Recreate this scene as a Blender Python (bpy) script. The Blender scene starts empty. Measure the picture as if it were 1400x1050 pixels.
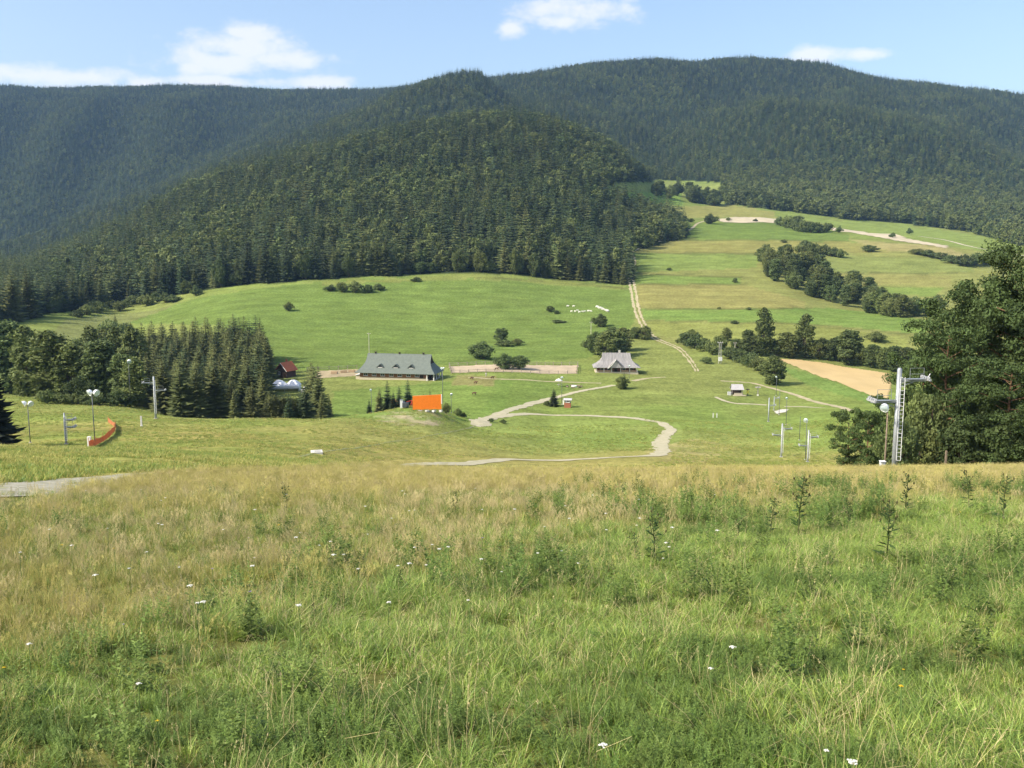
import bpy, math, random
import numpy as np
R = math.radians
random.seed(7); rng = np.random.default_rng(7)
scene = bpy.context.scene
# ---------------------------------------------------------------- camera
F, CX, CY, PITCH = 1344.7, 700.0, 525.0, R(8.25)      # photograph pixels (1400 x 1050)
cam_d = bpy.data.cameras.new('camera'); cam = bpy.data.objects.new('camera', cam_d)
scene.collection.objects.link(cam); scene.camera = cam
cam_d.sensor_width = 36; cam_d.lens = 36*F/1400; cam_d.clip_start = .05; cam_d.clip_end = 30000
cam.location = (0, 0, 0); cam.rotation_euler = (R(90)-PITCH, 0, 0)
# ---------------------------------------------------------------- sky, sun, exposure
SUN_EL, SUN_ROT = R(41), R(248)
SUN = np.array([math.cos(SUN_EL)*math.sin(SUN_ROT), math.cos(SUN_EL)*math.cos(SUN_ROT), math.sin(SUN_EL)])
def px_dir(x, y):
    d = np.array([(x-CX)/F, 0, 0]) + np.array([0, math.cos(PITCH), -math.sin(PITCH)]) + (CY-y)/F*np.array([0, math.sin(PITCH), math.cos(PITCH)])
    return d/np.linalg.norm(d)
world = bpy.data.worlds.new('World'); scene.world = world; world.use_nodes = True
wt = world.node_tree; wt.nodes.clear()
def wn(t, **k):
    n = wt.nodes.new(t)
    for a, b in k.items(): setattr(n, a, b)
    return n
sky = wn('ShaderNodeTexSky', sky_type='NISHITA', sun_disc=False, sun_elevation=SUN_EL, sun_rotation=SUN_ROT, altitude=600, air_density=1.0, dust_density=4.5, ozone_density=1.2)
wbg = wn('ShaderNodeBackground'); wbg.inputs[1].default_value = .15
wout = wn('ShaderNodeOutputWorld')
tc = wn('ShaderNodeTexCoord')
# fair-weather clouds: puffs at their directions in the sky, broken up by noise
puffs = [(330, 66, .062, .016), (300, 84, .06, .014), (385, 80, .05, .012), (295, 111, .045, .0065), (193, 114, .022, .007), (105, 105, .055, .009), (15, 103, .04, .010),
         (430, 113, .042, .007), (790, 12, .055, .016), (770, 28, .03, .01), (700, 38, .014, .008), (1110, 76, .03, .008), (1185, 74, .02, .006), (262, 92, .02, .008), (345, 46, .03, .012)]
cl = [(px_dir(x, y), a, b) for x, y, a, b in puffs]
mask = None
for c, a, b in cl:
    hx = np.array([c[1], -c[0], 0]); hx /= np.linalg.norm(hx)
    s = wn('ShaderNodeVectorMath', operation='SUBTRACT'); wt.links.new(tc.outputs['Generated'], s.inputs[0]); s.inputs[1].default_value = tuple(c)
    dx = wn('ShaderNodeVectorMath', operation='DOT_PRODUCT'); wt.links.new(s.outputs[0], dx.inputs[0]); dx.inputs[1].default_value = tuple(hx/a)
    up = np.cross(hx, c); up = up if up[2] > 0 else -up
    dy = wn('ShaderNodeVectorMath', operation='DOT_PRODUCT'); wt.links.new(s.outputs[0], dy.inputs[0]); dy.inputs[1].default_value = tuple(up/b)
    dz = wn('ShaderNodeVectorMath', operation='DOT_PRODUCT'); wt.links.new(s.outputs[0], dz.inputs[0]); dz.inputs[1].default_value = tuple(c*8)
    cb = wn('ShaderNodeCombineXYZ')
    for k, n in enumerate((dx, dy, dz)): wt.links.new(n.outputs['Value'], cb.inputs[k])
    ln = wn('ShaderNodeVectorMath', operation='LENGTH'); wt.links.new(cb.outputs[0], ln.inputs[0])
    if mask is None: mask = ln.outputs['Value']
    else:
        m = wn('ShaderNodeMath', operation='MINIMUM'); wt.links.new(mask, m.inputs[0]); wt.links.new(ln.outputs['Value'], m.inputs[1]); mask = m.outputs[0]
# elsewhere the same scattered clouds go on, from a broad noise
nlo = wn('ShaderNodeTexNoise'); nlo.inputs['Scale'].default_value = 4.2; nlo.inputs['Detail'].default_value = 2
wml = wn('ShaderNodeMapping'); wml.inputs['Scale'].default_value = (1, 1, 3.2); wt.links.new(tc.outputs['Generated'], wml.inputs[0]); wt.links.new(wml.outputs[0], nlo.inputs['Vector'])
nl2 = wn('ShaderNodeMapRange'); wt.links.new(nlo.outputs[0], nl2.inputs[0])
for k, v in zip((1, 2, 3, 4), (.52, .68, 2.6, .2)): nl2.inputs[k].default_value = v
fwd = wn('ShaderNodeVectorMath', operation='DOT_PRODUCT'); wt.links.new(tc.outputs['Generated'], fwd.inputs[0]); fwd.inputs[1].default_value = (0, .99, .14)
f2 = wn('ShaderNodeMapRange'); wt.links.new(fwd.outputs['Value'], f2.inputs[0])
for k, v in zip((1, 2, 3, 4), (.72, .84, 0, 3)): f2.inputs[k].default_value = v
fa = wn('ShaderNodeMath', operation='ADD'); wt.links.new(nl2.outputs[0], fa.inputs[0]); wt.links.new(f2.outputs[0], fa.inputs[1])
mm = wn('ShaderNodeMath', operation='MINIMUM'); wt.links.new(mask, mm.inputs[0]); wt.links.new(fa.outputs[0], mm.inputs[1]); mask = mm.outputs[0]
wmap = wn('ShaderNodeMapping'); wmap.inputs['Scale'].default_value = (1, 1, 1.9); wt.links.new(tc.outputs['Generated'], wmap.inputs[0])
wno = wn('ShaderNodeTexNoise'); wno.inputs['Scale'].default_value = 30; wno.inputs['Detail'].default_value = 7; wno.inputs['Roughness'].default_value = .6
wt.links.new(wmap.outputs[0], wno.inputs['Vector'])
wadd = wn('ShaderNodeMath', operation='MULTIPLY_ADD'); wt.links.new(wno.outputs[0], wadd.inputs[0]); wadd.inputs[1].default_value = 2.6; wadd.inputs[2].default_value = -1.3
wsum = wn('ShaderNodeMath', operation='ADD'); wt.links.new(mask, wsum.inputs[0]); wt.links.new(wadd.outputs[0], wsum.inputs[1])
wmr = wn('ShaderNodeMapRange', interpolation_type='SMOOTHSTEP'); wt.links.new(wsum.outputs[0], wmr.inputs[0])
for k, v in zip((1, 2, 3, 4), (.2, 1.3, .68, 0)): wmr.inputs[k].default_value = v
wmix = wn('ShaderNodeMix', data_type='RGBA'); wt.links.new(wmr.outputs[0], wmix.inputs['Factor'])
wt.links.new(sky.outputs[0], wmix.inputs[6]); wmix.inputs[7].default_value = (4.6, 4.45, 4.5, 1)
world.cycles.sampling_method = 'MANUAL'; world.cycles.sample_map_resolution = 256
wt.links.new(wmix.outputs[2], wbg.inputs[0]); wt.links.new(wbg.outputs[0], wout.inputs[0])
sun_d = bpy.data.lights.new('sun', 'SUN'); sun_d.energy = 3.75; sun_d.angle = R(.53); sun_d.color = (1, .92, .77)
sun = bpy.data.objects.new('sun', sun_d); scene.collection.objects.link(sun)
from mathutils import Vector
sun.rotation_euler = Vector(SUN).to_track_quat('Z', 'Y').to_euler()
scene.view_settings.view_transform = 'Standard'; scene.view_settings.look = 'None'
scene.view_settings.exposure = 0.76; scene.view_settings.gamma = 1.0
scene.render.engine = 'CYCLES'
cy = scene.cycles
cy.max_bounces = 5; cy.diffuse_bounces = 2; cy.glossy_bounces = 2; cy.transmission_bounces = 3; cy.volume_bounces = 1; cy.transparent_max_bounces = 6
cy.use_adaptive_sampling = True; cy.adaptive_threshold = .02; cy.use_denoising = True; cy.caustics_reflective = False; cy.caustics_refractive = False
# ---------------------------------------------------------------- materials
MATS = {}
def mat(name, col, rough=.9, noise=.0, nscale=8., col2=None, metal=0., spec=.2, trans=0., rand=0., bump=0., bscale=20., coord='Object', stretch=None):
    if name in MATS: return MATS[name]
    m = bpy.data.materials.new(name); m.use_nodes = True; t = m.node_tree; b = t.nodes['Principled BSDF']; L = t.links.new
    b.inputs['Roughness'].default_value = rough; b.inputs['Metallic'].default_value = metal; b.inputs['Specular IOR Level'].default_value = spec
    c = t.nodes.new('ShaderNodeRGB'); c.outputs[0].default_value = (*col, 1); out = c.outputs[0]
    tcn = t.nodes.new('ShaderNodeTexCoord'); vec = tcn.outputs[coord]
    if stretch:
        mp = t.nodes.new('ShaderNodeMapping'); mp.inputs['Scale'].default_value = stretch; L(vec, mp.inputs[0]); vec = mp.outputs[0]
    if noise:
        n = t.nodes.new('ShaderNodeTexNoise'); n.inputs['Scale'].default_value = nscale; n.inputs['Detail'].default_value = 5; L(vec, n.inputs['Vector'])
        mr = t.nodes.new('ShaderNodeMapRange'); L(n.outputs[0], mr.inputs[0]); mr.inputs[1].default_value = .3; mr.inputs[2].default_value = .7
        mx = t.nodes.new('ShaderNodeMix'); mx.data_type = 'RGBA'; L(mr.outputs[0], mx.inputs['Factor']); L(out, mx.inputs[6])
        mx.inputs[7].default_value = (*(col2 or tuple(v*(1-noise) for v in col)), 1); out = mx.outputs[2]
    if rand:
        oi = t.nodes.new('ShaderNodeObjectInfo'); hs = t.nodes.new('ShaderNodeHueSaturation')
        a = t.nodes.new('ShaderNodeMapRange'); L(oi.outputs['Random'], a.inputs[0]); a.inputs[3].default_value = 1-rand; a.inputs[4].default_value = 1+rand; L(a.outputs[0], hs.inputs['Value'])
        wn2 = t.nodes.new('ShaderNodeTexWhiteNoise'); wn2.noise_dimensions = '1D'; L(oi.outputs['Random'], wn2.inputs['W'])
        a2 = t.nodes.new('ShaderNodeMapRange'); L(wn2.outputs[0], a2.inputs[0]); a2.inputs[3].default_value = .5-.05*rand; a2.inputs[4].default_value = .5+.04*rand; L(a2.outputs[0], hs.inputs['Hue'])
        L(out, hs.inputs['Color']); out = hs.outputs[0]
    L(out, b.inputs['Base Color'])
    if bump:
        n = t.nodes.new('ShaderNodeTexNoise'); n.inputs['Scale'].default_value = bscale; n.inputs['Detail'].default_value = 4; L(vec, n.inputs['Vector'])
        bp = t.nodes.new('ShaderNodeBump'); bp.inputs['Strength'].default_value = bump; L(n.outputs[0], bp.inputs['Height']); L(bp.outputs[0], b.inputs['Normal'])
    if trans:
        tr = t.nodes.new('ShaderNodeBsdfTranslucent'); L(out, tr.inputs[0]); mxs = t.nodes.new('ShaderNodeMixShader'); mxs.inputs[0].default_value = trans
        L(b.outputs[0], mxs.inputs[1]); L(tr.outputs[0], mxs.inputs[2]); L(mxs.outputs[0], t.nodes['Material Output'].inputs[0])
    MATS[name] = m; return m
# ---------------------------------------------------------------- mesh helpers
COL = scene.collection
class MB:
    def __init__(s): s.v = []; s.f = []
    def poly(s, *pts):
        i = len(s.v); s.v += [tuple(p) for p in pts]; s.f.append(tuple(range(i, i+len(pts)))); return s
    def box(s, c, size, rz=0.):
        x, y, z = (k/2 for k in size); i = len(s.v); ca, sa = math.cos(rz), math.sin(rz)
        for dx, dy, dz in ((-x,-y,-z),(x,-y,-z),(x,y,-z),(-x,y,-z),(-x,-y,z),(x,-y,z),(x,y,z),(-x,y,z)):
            s.v.append((c[0]+dx*ca-dy*sa, c[1]+dx*sa+dy*ca, c[2]+dz))
        for q in ((0,3,2,1),(4,5,6,7),(0,1,5,4),(1,2,6,5),(2,3,7,6),(3,0,4,7)): s.f.append(tuple(i+k for k in q))
        return s
    def tube(s, p0, p1, r0, r1=None, n=8, cap=True):
        r1 = r0 if r1 is None else r1; p0 = Vector(p0); p1 = Vector(p1); d = (p1-p0)
        if d.length < 1e-6: return s
        d.normalize(); a = d.orthogonal().normalized(); b = d.cross(a); i = len(s.v)
        for p, r in ((p0, r0), (p1, r1)):
            for k in range(n):
                t = 2*math.pi*k/n; q = p+a*(r*math.cos(t))+b*(r*math.sin(t)); s.v.append(tuple(q))
        for k in range(n): s.f.append((i+k, i+(k+1) % n, i+n+(k+1) % n, i+n+k))
        if cap: s.f.append(tuple(i+n-1-k for k in range(n))); s.f.append(tuple(i+n+k for k in range(n)))
        return s
    def path(s, pts, rs, n=8):
        for k in range(len(pts)-1): s.tube(pts[k], pts[k+1], rs[k], rs[k+1], n, cap=(k in (0, len(pts)-2)))
        return s
    def lathe(s, c, prof, n=12, axis=None):
        i = len(s.v); M = Vector((0, 0, 1)).rotation_difference(Vector(axis)) if axis else None
        for r, z in prof:
            for k in range(n):
                t = 2*math.pi*k/n; q = Vector((r*math.cos(t), r*math.sin(t), z))
                if M: q = M @ q
                s.v.append((c[0]+q.x, c[1]+q.y, c[2]+q.z))
        for j in range(len(prof)-1):
            for k in range(n): s.f.append((i+j*n+k, i+j*n+(k+1) % n, i+(j+1)*n+(k+1) % n, i+(j+1)*n+k))
        return s
    def slab(s, pts, t):                                # a polygon thickened downward along its own normal
        p = [Vector(q) for q in pts]; nrm = (p[1]-p[0]).cross(p[2]-p[0]).normalized(); q = [v-nrm*t for v in p]; n = len(p); i = len(s.v)
        s.v += [tuple(v) for v in p+q]; s.f.append(tuple(range(i, i+n))); s.f.append(tuple(range(i+2*n-1, i+n-1, -1)))
        for k in range(n): s.f.append((i+k, i+n+k, i+n+(k+1) % n, i+(k+1) % n))
        return s
    def mesh(s, name, m, smooth=False):
        me = bpy.data.meshes.new(name); me.from_pydata(s.v, [], s.f)
        for k in (m if isinstance(m, (list, tuple)) else [m]): me.materials.append(k)
        if smooth: me.polygons.foreach_set('use_smooth', [True]*len(me.polygons))
        me.update(); return me
    def build(s, name, m, parent=None, smooth=False, loc=None):
        o = bpy.data.objects.new(name, s.mesh(name, m, smooth)); COL.objects.link(o)
        if parent: o.parent = parent
        if loc is not None: o.location = loc
        return o
def npmesh(name, V, Fq, m, smooth=False):
    V = np.asarray(V, dtype=np.float32); Fq = np.asarray(Fq, dtype=np.int32); me = bpy.data.meshes.new(name)
    me.vertices.add(len(V)); me.vertices.foreach_set('co', V.ravel()); k = Fq.shape[1]
    me.loops.add(Fq.size); me.loops.foreach_set('vertex_index', Fq.ravel())
    me.polygons.add(len(Fq)); me.polygons.foreach_set('loop_start', np.arange(0, Fq.size, k, dtype=np.int32))
    if m: me.materials.append(m)
    me.update(calc_edges=True)
    if smooth: me.polygons.foreach_set('use_smooth', np.ones(len(Fq), dtype=bool))
    return me
def tag(o, label=None, cat=None, group=None, kind=None):
    if label: o['label'] = label
    if cat: o['category'] = cat
    if group: o['group'] = group
    if kind: o['kind'] = kind
    return o
def thing(name, label, cat, loc=(0, 0, 0), rz=0., group=None):
    o = bpy.data.objects.new(name, None); COL.objects.link(o); o.empty_display_size = .3
    o.location = loc; o.rotation_euler = (0, 0, rz); return tag(o, label, cat, group)
def child(name, me, parent):
    o = bpy.data.objects.new(name, me); COL.objects.link(o); o.parent = parent; return o
# ---------------------------------------------------------------- noise
def _h(ix, iy, s):
    n = (ix.astype(np.int64)*374761393 + iy.astype(np.int64)*668265263 + s*982451653) & 0xffffffff
    n = ((n ^ (n >> 13))*1274126177) & 0xffffffff
    return ((n ^ (n >> 16)) & 0xffff)/65535.
def vn(x, y, s=0):
    x = np.asarray(x, dtype=float); y = np.asarray(y, dtype=float)
    ix = np.floor(x); iy = np.floor(y); fx = x-ix; fy = y-iy; fx = fx*fx*(3-2*fx); fy = fy*fy*(3-2*fy)
    return ((_h(ix, iy, s)*(1-fx)+_h(ix+1, iy, s)*fx)*(1-fy)+(_h(ix, iy+1, s)*(1-fx)+_h(ix+1, iy+1, s)*fx)*fy)*2-1
def fbm(x, y, s=0, o=4):
    r = 0; a = 1.; t = 0
    for k in range(o): r = r+a*vn(x*2**k, y*2**k, s+k); t += a; a *= .5
    return r/t
# ---------------------------------------------------------------- the valley: a height field
NEAR = [(3,), (8,), (20,)]
def near_z(Y): return -1.62 - .176*Y - .0005*Y*Y
def row_t(y): return -math.tan(PITCH + math.atan((y-CY)/F))          # z / Y of an image row
# columns: (x, [(distance, image row) ...]) for the same stations: hillside, brow, hollow, lower slope ... valley floor, forest edge, forest hill crest, dip, ridge, far ridge
COLS = [
 (-900, [(35,647),(60,607),(85,580),(130,570),(165,550),(205,530),(245,515),(330,500),(420,470),(500,430), (900,380),(1200,360),(1600,350),(2000,330),(2200,325),(3600,110)]),
 (-300, [(35,653),(60,621),(85,600),(130,596),(165,575),(205,550),(245,535),(330,520),(420,482),(500,440), (900,385),(1200,372),(1600,365),(2000,345),(2200,340),(3600,115)]),
 (0,    [(35,656),(60,631),(85,612),(130,612),(165,590),(205,562),(245,545),(330,530),(420,490),(500,447), (900,388),(1200,376),(1600,368),(2000,340),(2200,338),(3600,121)]),
 (150,  [(35,655),(60,633),(85,615),(125,612),(165,588),(205,566),(240,553),(330,540),(430,490),(540,447), (900,352),(1200,326),(1600,336),(2000,290),(2250,303),(3600,127)]),
 (300,  [(35,654),(60,640),(85,623),(125,611),(165,592),(205,574),(240,580),(330,535),(430,470),(600,402), (900,312),(1250,254),(1550,264),(2050,228),(2400,240),(3600,124)]),
 (420,  [(35,654),(56,646),(85,633),(125,622),(165,598),(205,574),(240,578),(345,522),(450,465),(620,384), (900,282),(1300,220),(1600,228),(2100,181),(2450,192),(3550,130)]),
 (520,  [(35,654),(56,647),(88,639),(135,633),(182,600),(228,566),(275,565),(348,519),(450,468),(632,379), (900,268),(1340,194),(1600,204),(2180,138),(2500,148),(3450,131)]),
 (575,  [(35,654),(56,647),(90,642),(140,635),(190,602),(236,562),(285,556),(350,518),(450,470),(640,377), (900,266),(1350,182),(1600,194),(2220,114),(2500,126),(3400,130)]),
 (650,  [(35,654),(56,647),(90,646),(150,637),(205,602),(245,580),(290,547),(350,516),(460,468),(640,375), (900,265),(1360,172),(1620,186),(2300,105),(2550,118),(3200,118)]),
 (700,  [(35,654),(56,647),(90,648),(155,637),(214,602),(258,575),(305,539),(360,512),(460,468),(640,379), (900,266),(1360,170),(1620,184),(2100,146),(2350,136),(2850,114)]),
 (760,  [(35,654),(56,647),(90,650),(160,637),(223,602),(270,570),(325,532),(372,508),(460,468),(640,386), (900,275),(1350,182),(1600,197),(2000,166),(2300,143),(2900,108)]),
 (840,  [(35,654),(56,647),(90,650),(160,635),(224,600),(270,569),(325,533),(372,508),(465,464),(640,390), (900,310),(1380,215),(1650,222),(2050,180),(2350,148),(2950,95)]),
 (900,  [(35,654),(56,647),(92,650),(165,632),(225,598),(270,568),(325,535),(374,507),(470,460),(600,402), (900,325),(1400,262),(1700,243),(2100,186),(2400,152),(3000,94)]),
 (1050, [(35,654),(56,646),(95,652),(176,632),(225,602),(275,572),(325,541),(390,500),(480,450),(600,406), (900,328),(1300,287),(1600,250),(2100,141),(2450,134),(3000,90)]),
 (1200, [(35,653),(56,645),(95,650),(170,627),(225,592),(275,562),(315,546),(400,502),(500,447),(610,421), (900,332),(1250,307),(1550,274),(2050,162),(2400,158),(3000,114)]),
 (1400, [(35,652),(58,642),(95,642),(160,618),(225,592),(275,566),(320,546),(400,507),(500,452),(620,416), (900,347),(1200,325),(1500,294),(2000,226),(2350,208),(3000,141)]),
 (1750, [(35,647),(60,633),(95,625),(160,600),(225,575),(275,555),(320,540),(400,505),(500,455),(620,420), (900,360),(1200,340),(1500,315),(2000,260),(2350,240),(3000,190)]),
 (2400, [(35,637),(60,617),(95,600),(160,570),(225,550),(275,535),(320,520),(400,495),(500,455),(620,420), (900,365),(1200,345),(1500,320),(2000,270),(2350,250),(3000,210)])]
def pchip(xk, yk, x):
    xk = np.asarray(xk, float); yk = np.asarray(yk, float); h = np.diff(xk); d = np.diff(yk)/h; m = np.zeros(len(xk))
    w1 = 2*h[1:]+h[:-1]; w2 = h[1:]+2*h[:-1]; same = d[1:]*d[:-1] > 0
    with np.errstate(divide='ignore', invalid='ignore'): mm = (w1+w2)/(w1/d[:-1]+w2/d[1:])
    m[1:-1] = np.where(same, mm, 0); m[0] = d[0]; m[-1] = d[-1]
    k = np.clip(np.searchsorted(xk, x)-1, 0, len(h)-1); t = (x-xk[k])/h[k]
    return (1+2*t)*(1-t)**2*yk[k]+t*(1-t)**2*h[k]*m[k]+t*t*(3-2*t)*yk[k+1]+t*t*(t-1)*h[k]*m[k+1]
US = np.concatenate([np.linspace(-1.3, -.64, 40)[:-1], np.linspace(-.64, .64, 560), np.linspace(.64, 1.3, 40)[1:]])
YS = np.exp(np.linspace(math.log(3), math.log(6500), 720))
cu = np.array([(c[0]-CX)/F for c in COLS]); ns = len(COLS[0][1])
SY = np.array([[math.log(p[0]) for p in c[1]] for c in COLS]); ST = np.array([[row_t(p[1]) for p in c[1]] for c in COLS])
SYu = np.array([pchip(cu, SY[:, k], US) for k in range(ns)]); STu = np.array([pchip(cu, ST[:, k], US) for k in range(ns)])
ZT = np.zeros((len(US), len(YS)))
for i in range(len(US)):
    yk = np.exp(SYu[:, i]); zk = STu[:, i]*yk
    y0 = np.array([3, 8, 20.]); ya = np.concatenate([y0, yk, [yk[-1]+900, 7000]]); za = np.concatenate([near_z(y0), zk, [zk[-1]-230, 40]])
    ZT[i] = pchip(ya, za, YS)
GX = US[:, None]*YS[None, :]; GY = np.broadcast_to(YS[None, :], GX.shape)
def ss(x, a, b):
    t = np.clip((x-a)/(b-a), 0, 1); return t*t*(3-2*t)
ZT += .035*fbm(GX/1.1, GY/1.1, 3, 2)*(1-ss(GY, 40, 90)) + .10*fbm(GX/5, GY/5, 5, 3)*(1-ss(GY, 35, 55))*ss(GY, 4, 12)
ZT += .55*fbm(GX/26, GY/26, 9, 4)*ss(GY, 90, 150)*(1-ss(GY, 520, 700))
ZT += 4.5*fbm(GX/140, GY/140, 12, 4)*ss(GY, 650, 1000) + 20*fbm(GX/420, GY/420, 15, 5)*ss(GY, 1500, 2100)
ZT += 44*(np.abs(fbm(GX/520+3, GY/900, 21, 3))-.25)*ss(GY, 1700, 2300)*(1-ss(GY, 2700, 3100))
def spur(u0, slant, w, amp, ya, yb, yc, yd):            # a forested spur running down the mountainside
    cx = u0*GY+slant*(GY-yb)+60*fbm(GY/300, GY*0+u0*50, 33, 2); return amp*np.exp(-((GX-cx)/w)**2)*ss(GY, ya, yb)*(1-ss(GY, yc, yd))
for q in ((-.56, .25, 130, 75), (-.455, .3, 120, 85), (-.35, .22, 130, 80)): ZT += spur(*q, 2250, 2650, 2900, 3380)
ZT += spur(-.25, .1, 110, 40, 2350, 2550, 2650, 2950)
for q in ((.17, -.2, 90, 38), (.34, .1, 100, 42), (.45, .0, 90, 40)): ZT += spur(*q, 2150, 2400, 2550, 2900)
ZT += 45*(np.abs(fbm(GX/260+7.3, GY/1300, 28, 3))-.22)*ss(GY, 1600, 1900)*(1-ss(GY, 2500, 2950))*ss(GX/GY, .05, .25)
def mound(px, Y, r, ry, h):                             # the knoll under the orange screen and the spoil heap
    X = (px-CX)/F*Y; return h*np.exp(-(((GX-X)/r)**2+((GY-Y)/ry)**2))
ZT += mound(575, 238, 9, 12, .9) + mound(655, 243, 4.5, 4, 1.1)
def hz(X, Y):
    X = np.asarray(X, float); Y = np.asarray(Y, float); Yc = np.maximum(Y, 3.0001); u = np.clip(X/Yc, US[0], US[-1]-1e-6)
    i = np.clip(np.searchsorted(US, u, side='right')-1, 0, len(US)-2); fu = (u-US[i])/(US[i+1]-US[i])
    lj = np.clip((np.log(Yc)-math.log(3))/(math.log(6500/3.))*(len(YS)-1), 0, len(YS)-1.001); j = lj.astype(int); fj = (Yc-YS[j])/(YS[j+1]-YS[j])
    z = (ZT[i, j]*(1-fu)+ZT[i+1, j]*fu)*(1-fj)+(ZT[i, j+1]*(1-fu)+ZT[i+1, j+1]*fu)*fj
    return np.where(Y < 3, near_z(np.maximum(Y, 0))+np.minimum(Y, 0)*-.176, z)
def project(X, Y, Z):
    d = Y*math.cos(PITCH)-Z*math.sin(PITCH); return CX+F*X/d, CY-F*(Y*math.sin(PITCH)+Z*math.cos(PITCH))/d
_t = np.exp(np.linspace(math.log(3), math.log(6000), 6000))
def G(px, py, ymin=0.):                                 # where the sight line through a photo pixel meets the ground
    d = px_dir(px, py); d = d/d[1]; X = d[0]*_t; Z = d[2]*_t; below = (Z < hz(X, _t)) & (_t > ymin)
    k = int(np.argmax(below)) if below.any() else len(_t)-1
    Y = _t[k]; return np.array([d[0]*Y, Y, float(hz(d[0]*Y, Y))])
def P(px, Y):                                           # ground at a distance, in the direction of a photo column
    z = -40.
    for _ in range(4):
        X = (px-CX)/F*(Y*math.cos(PITCH)-z*math.sin(PITCH)); z = float(hz(X, Y))
    return np.array([X, Y, z])
def mpp(p): return float(p[1]*math.cos(PITCH)-p[2]*math.sin(PITCH))/F       # metres per photo pixel at a point
def inpoly(x, y, poly):
    r = np.zeros(np.shape(x), bool); n = len(poly)
    for i in range(n):
        x0, y0 = poly[i]; x1, y1 = poly[(i+1) % n]
        if y0 == y1: continue
        c = (y0 > y) != (y1 > y); r ^= c & (x < (x1-x0)*(y-y0)/(y1-y0)+x0)
    return r
# ---------------------------------------------------------------- what grows where
FOREST_PX = [(-400,447),(0,444),(60,432),(120,420),(180,414),(232,407),(270,398),(330,391),(430,383),(520,378),(600,374),(680,374),(760,381),(830,388),(868,390),(866,372),(858,345),(900,334),(942,324),(938,312),(905,292),(865,280),(820,268),(822,254),(860,249),(905,246),(985,249),(992,279),(1060,287),(1150,299),(1270,309),(1330,318),(1370,330),(1400,338),(1900,350),(1900,-500),(-400,-500)]
PXg, PYg = project(GX, GY, ZT)
jit = 3.0*fbm(GX/18, GY/18, 31, 3)
def forest_at(X, Y):
    Z = hz(X, Y); px, py = project(X, Y, Z); j = 2.5*fbm(X/22, Y/22, 31, 3)
    return (Y > 470) & ((Y > 1720) | inpoly(px+j, py+j, FOREST_PX) | ((px < 800) & (Y > 700)))
GREEN = (.142, .205, .050); OLIVE = (.215, .235, .072); TAN = (.33, .27, .115); MID = (.20, .252, .066); HAY = (.37, .28, .10)
C = np.zeros(GX.shape+(3,)); C[:] = MID
def lerp(mask, col): 
    global C
    C = C*(1-mask[..., None]) + np.array(col)*mask[..., None]
lerp(ss(fbm(GX/60, GY/60, 41, 4), -.25, .35)*.7, OLIVE)
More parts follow.
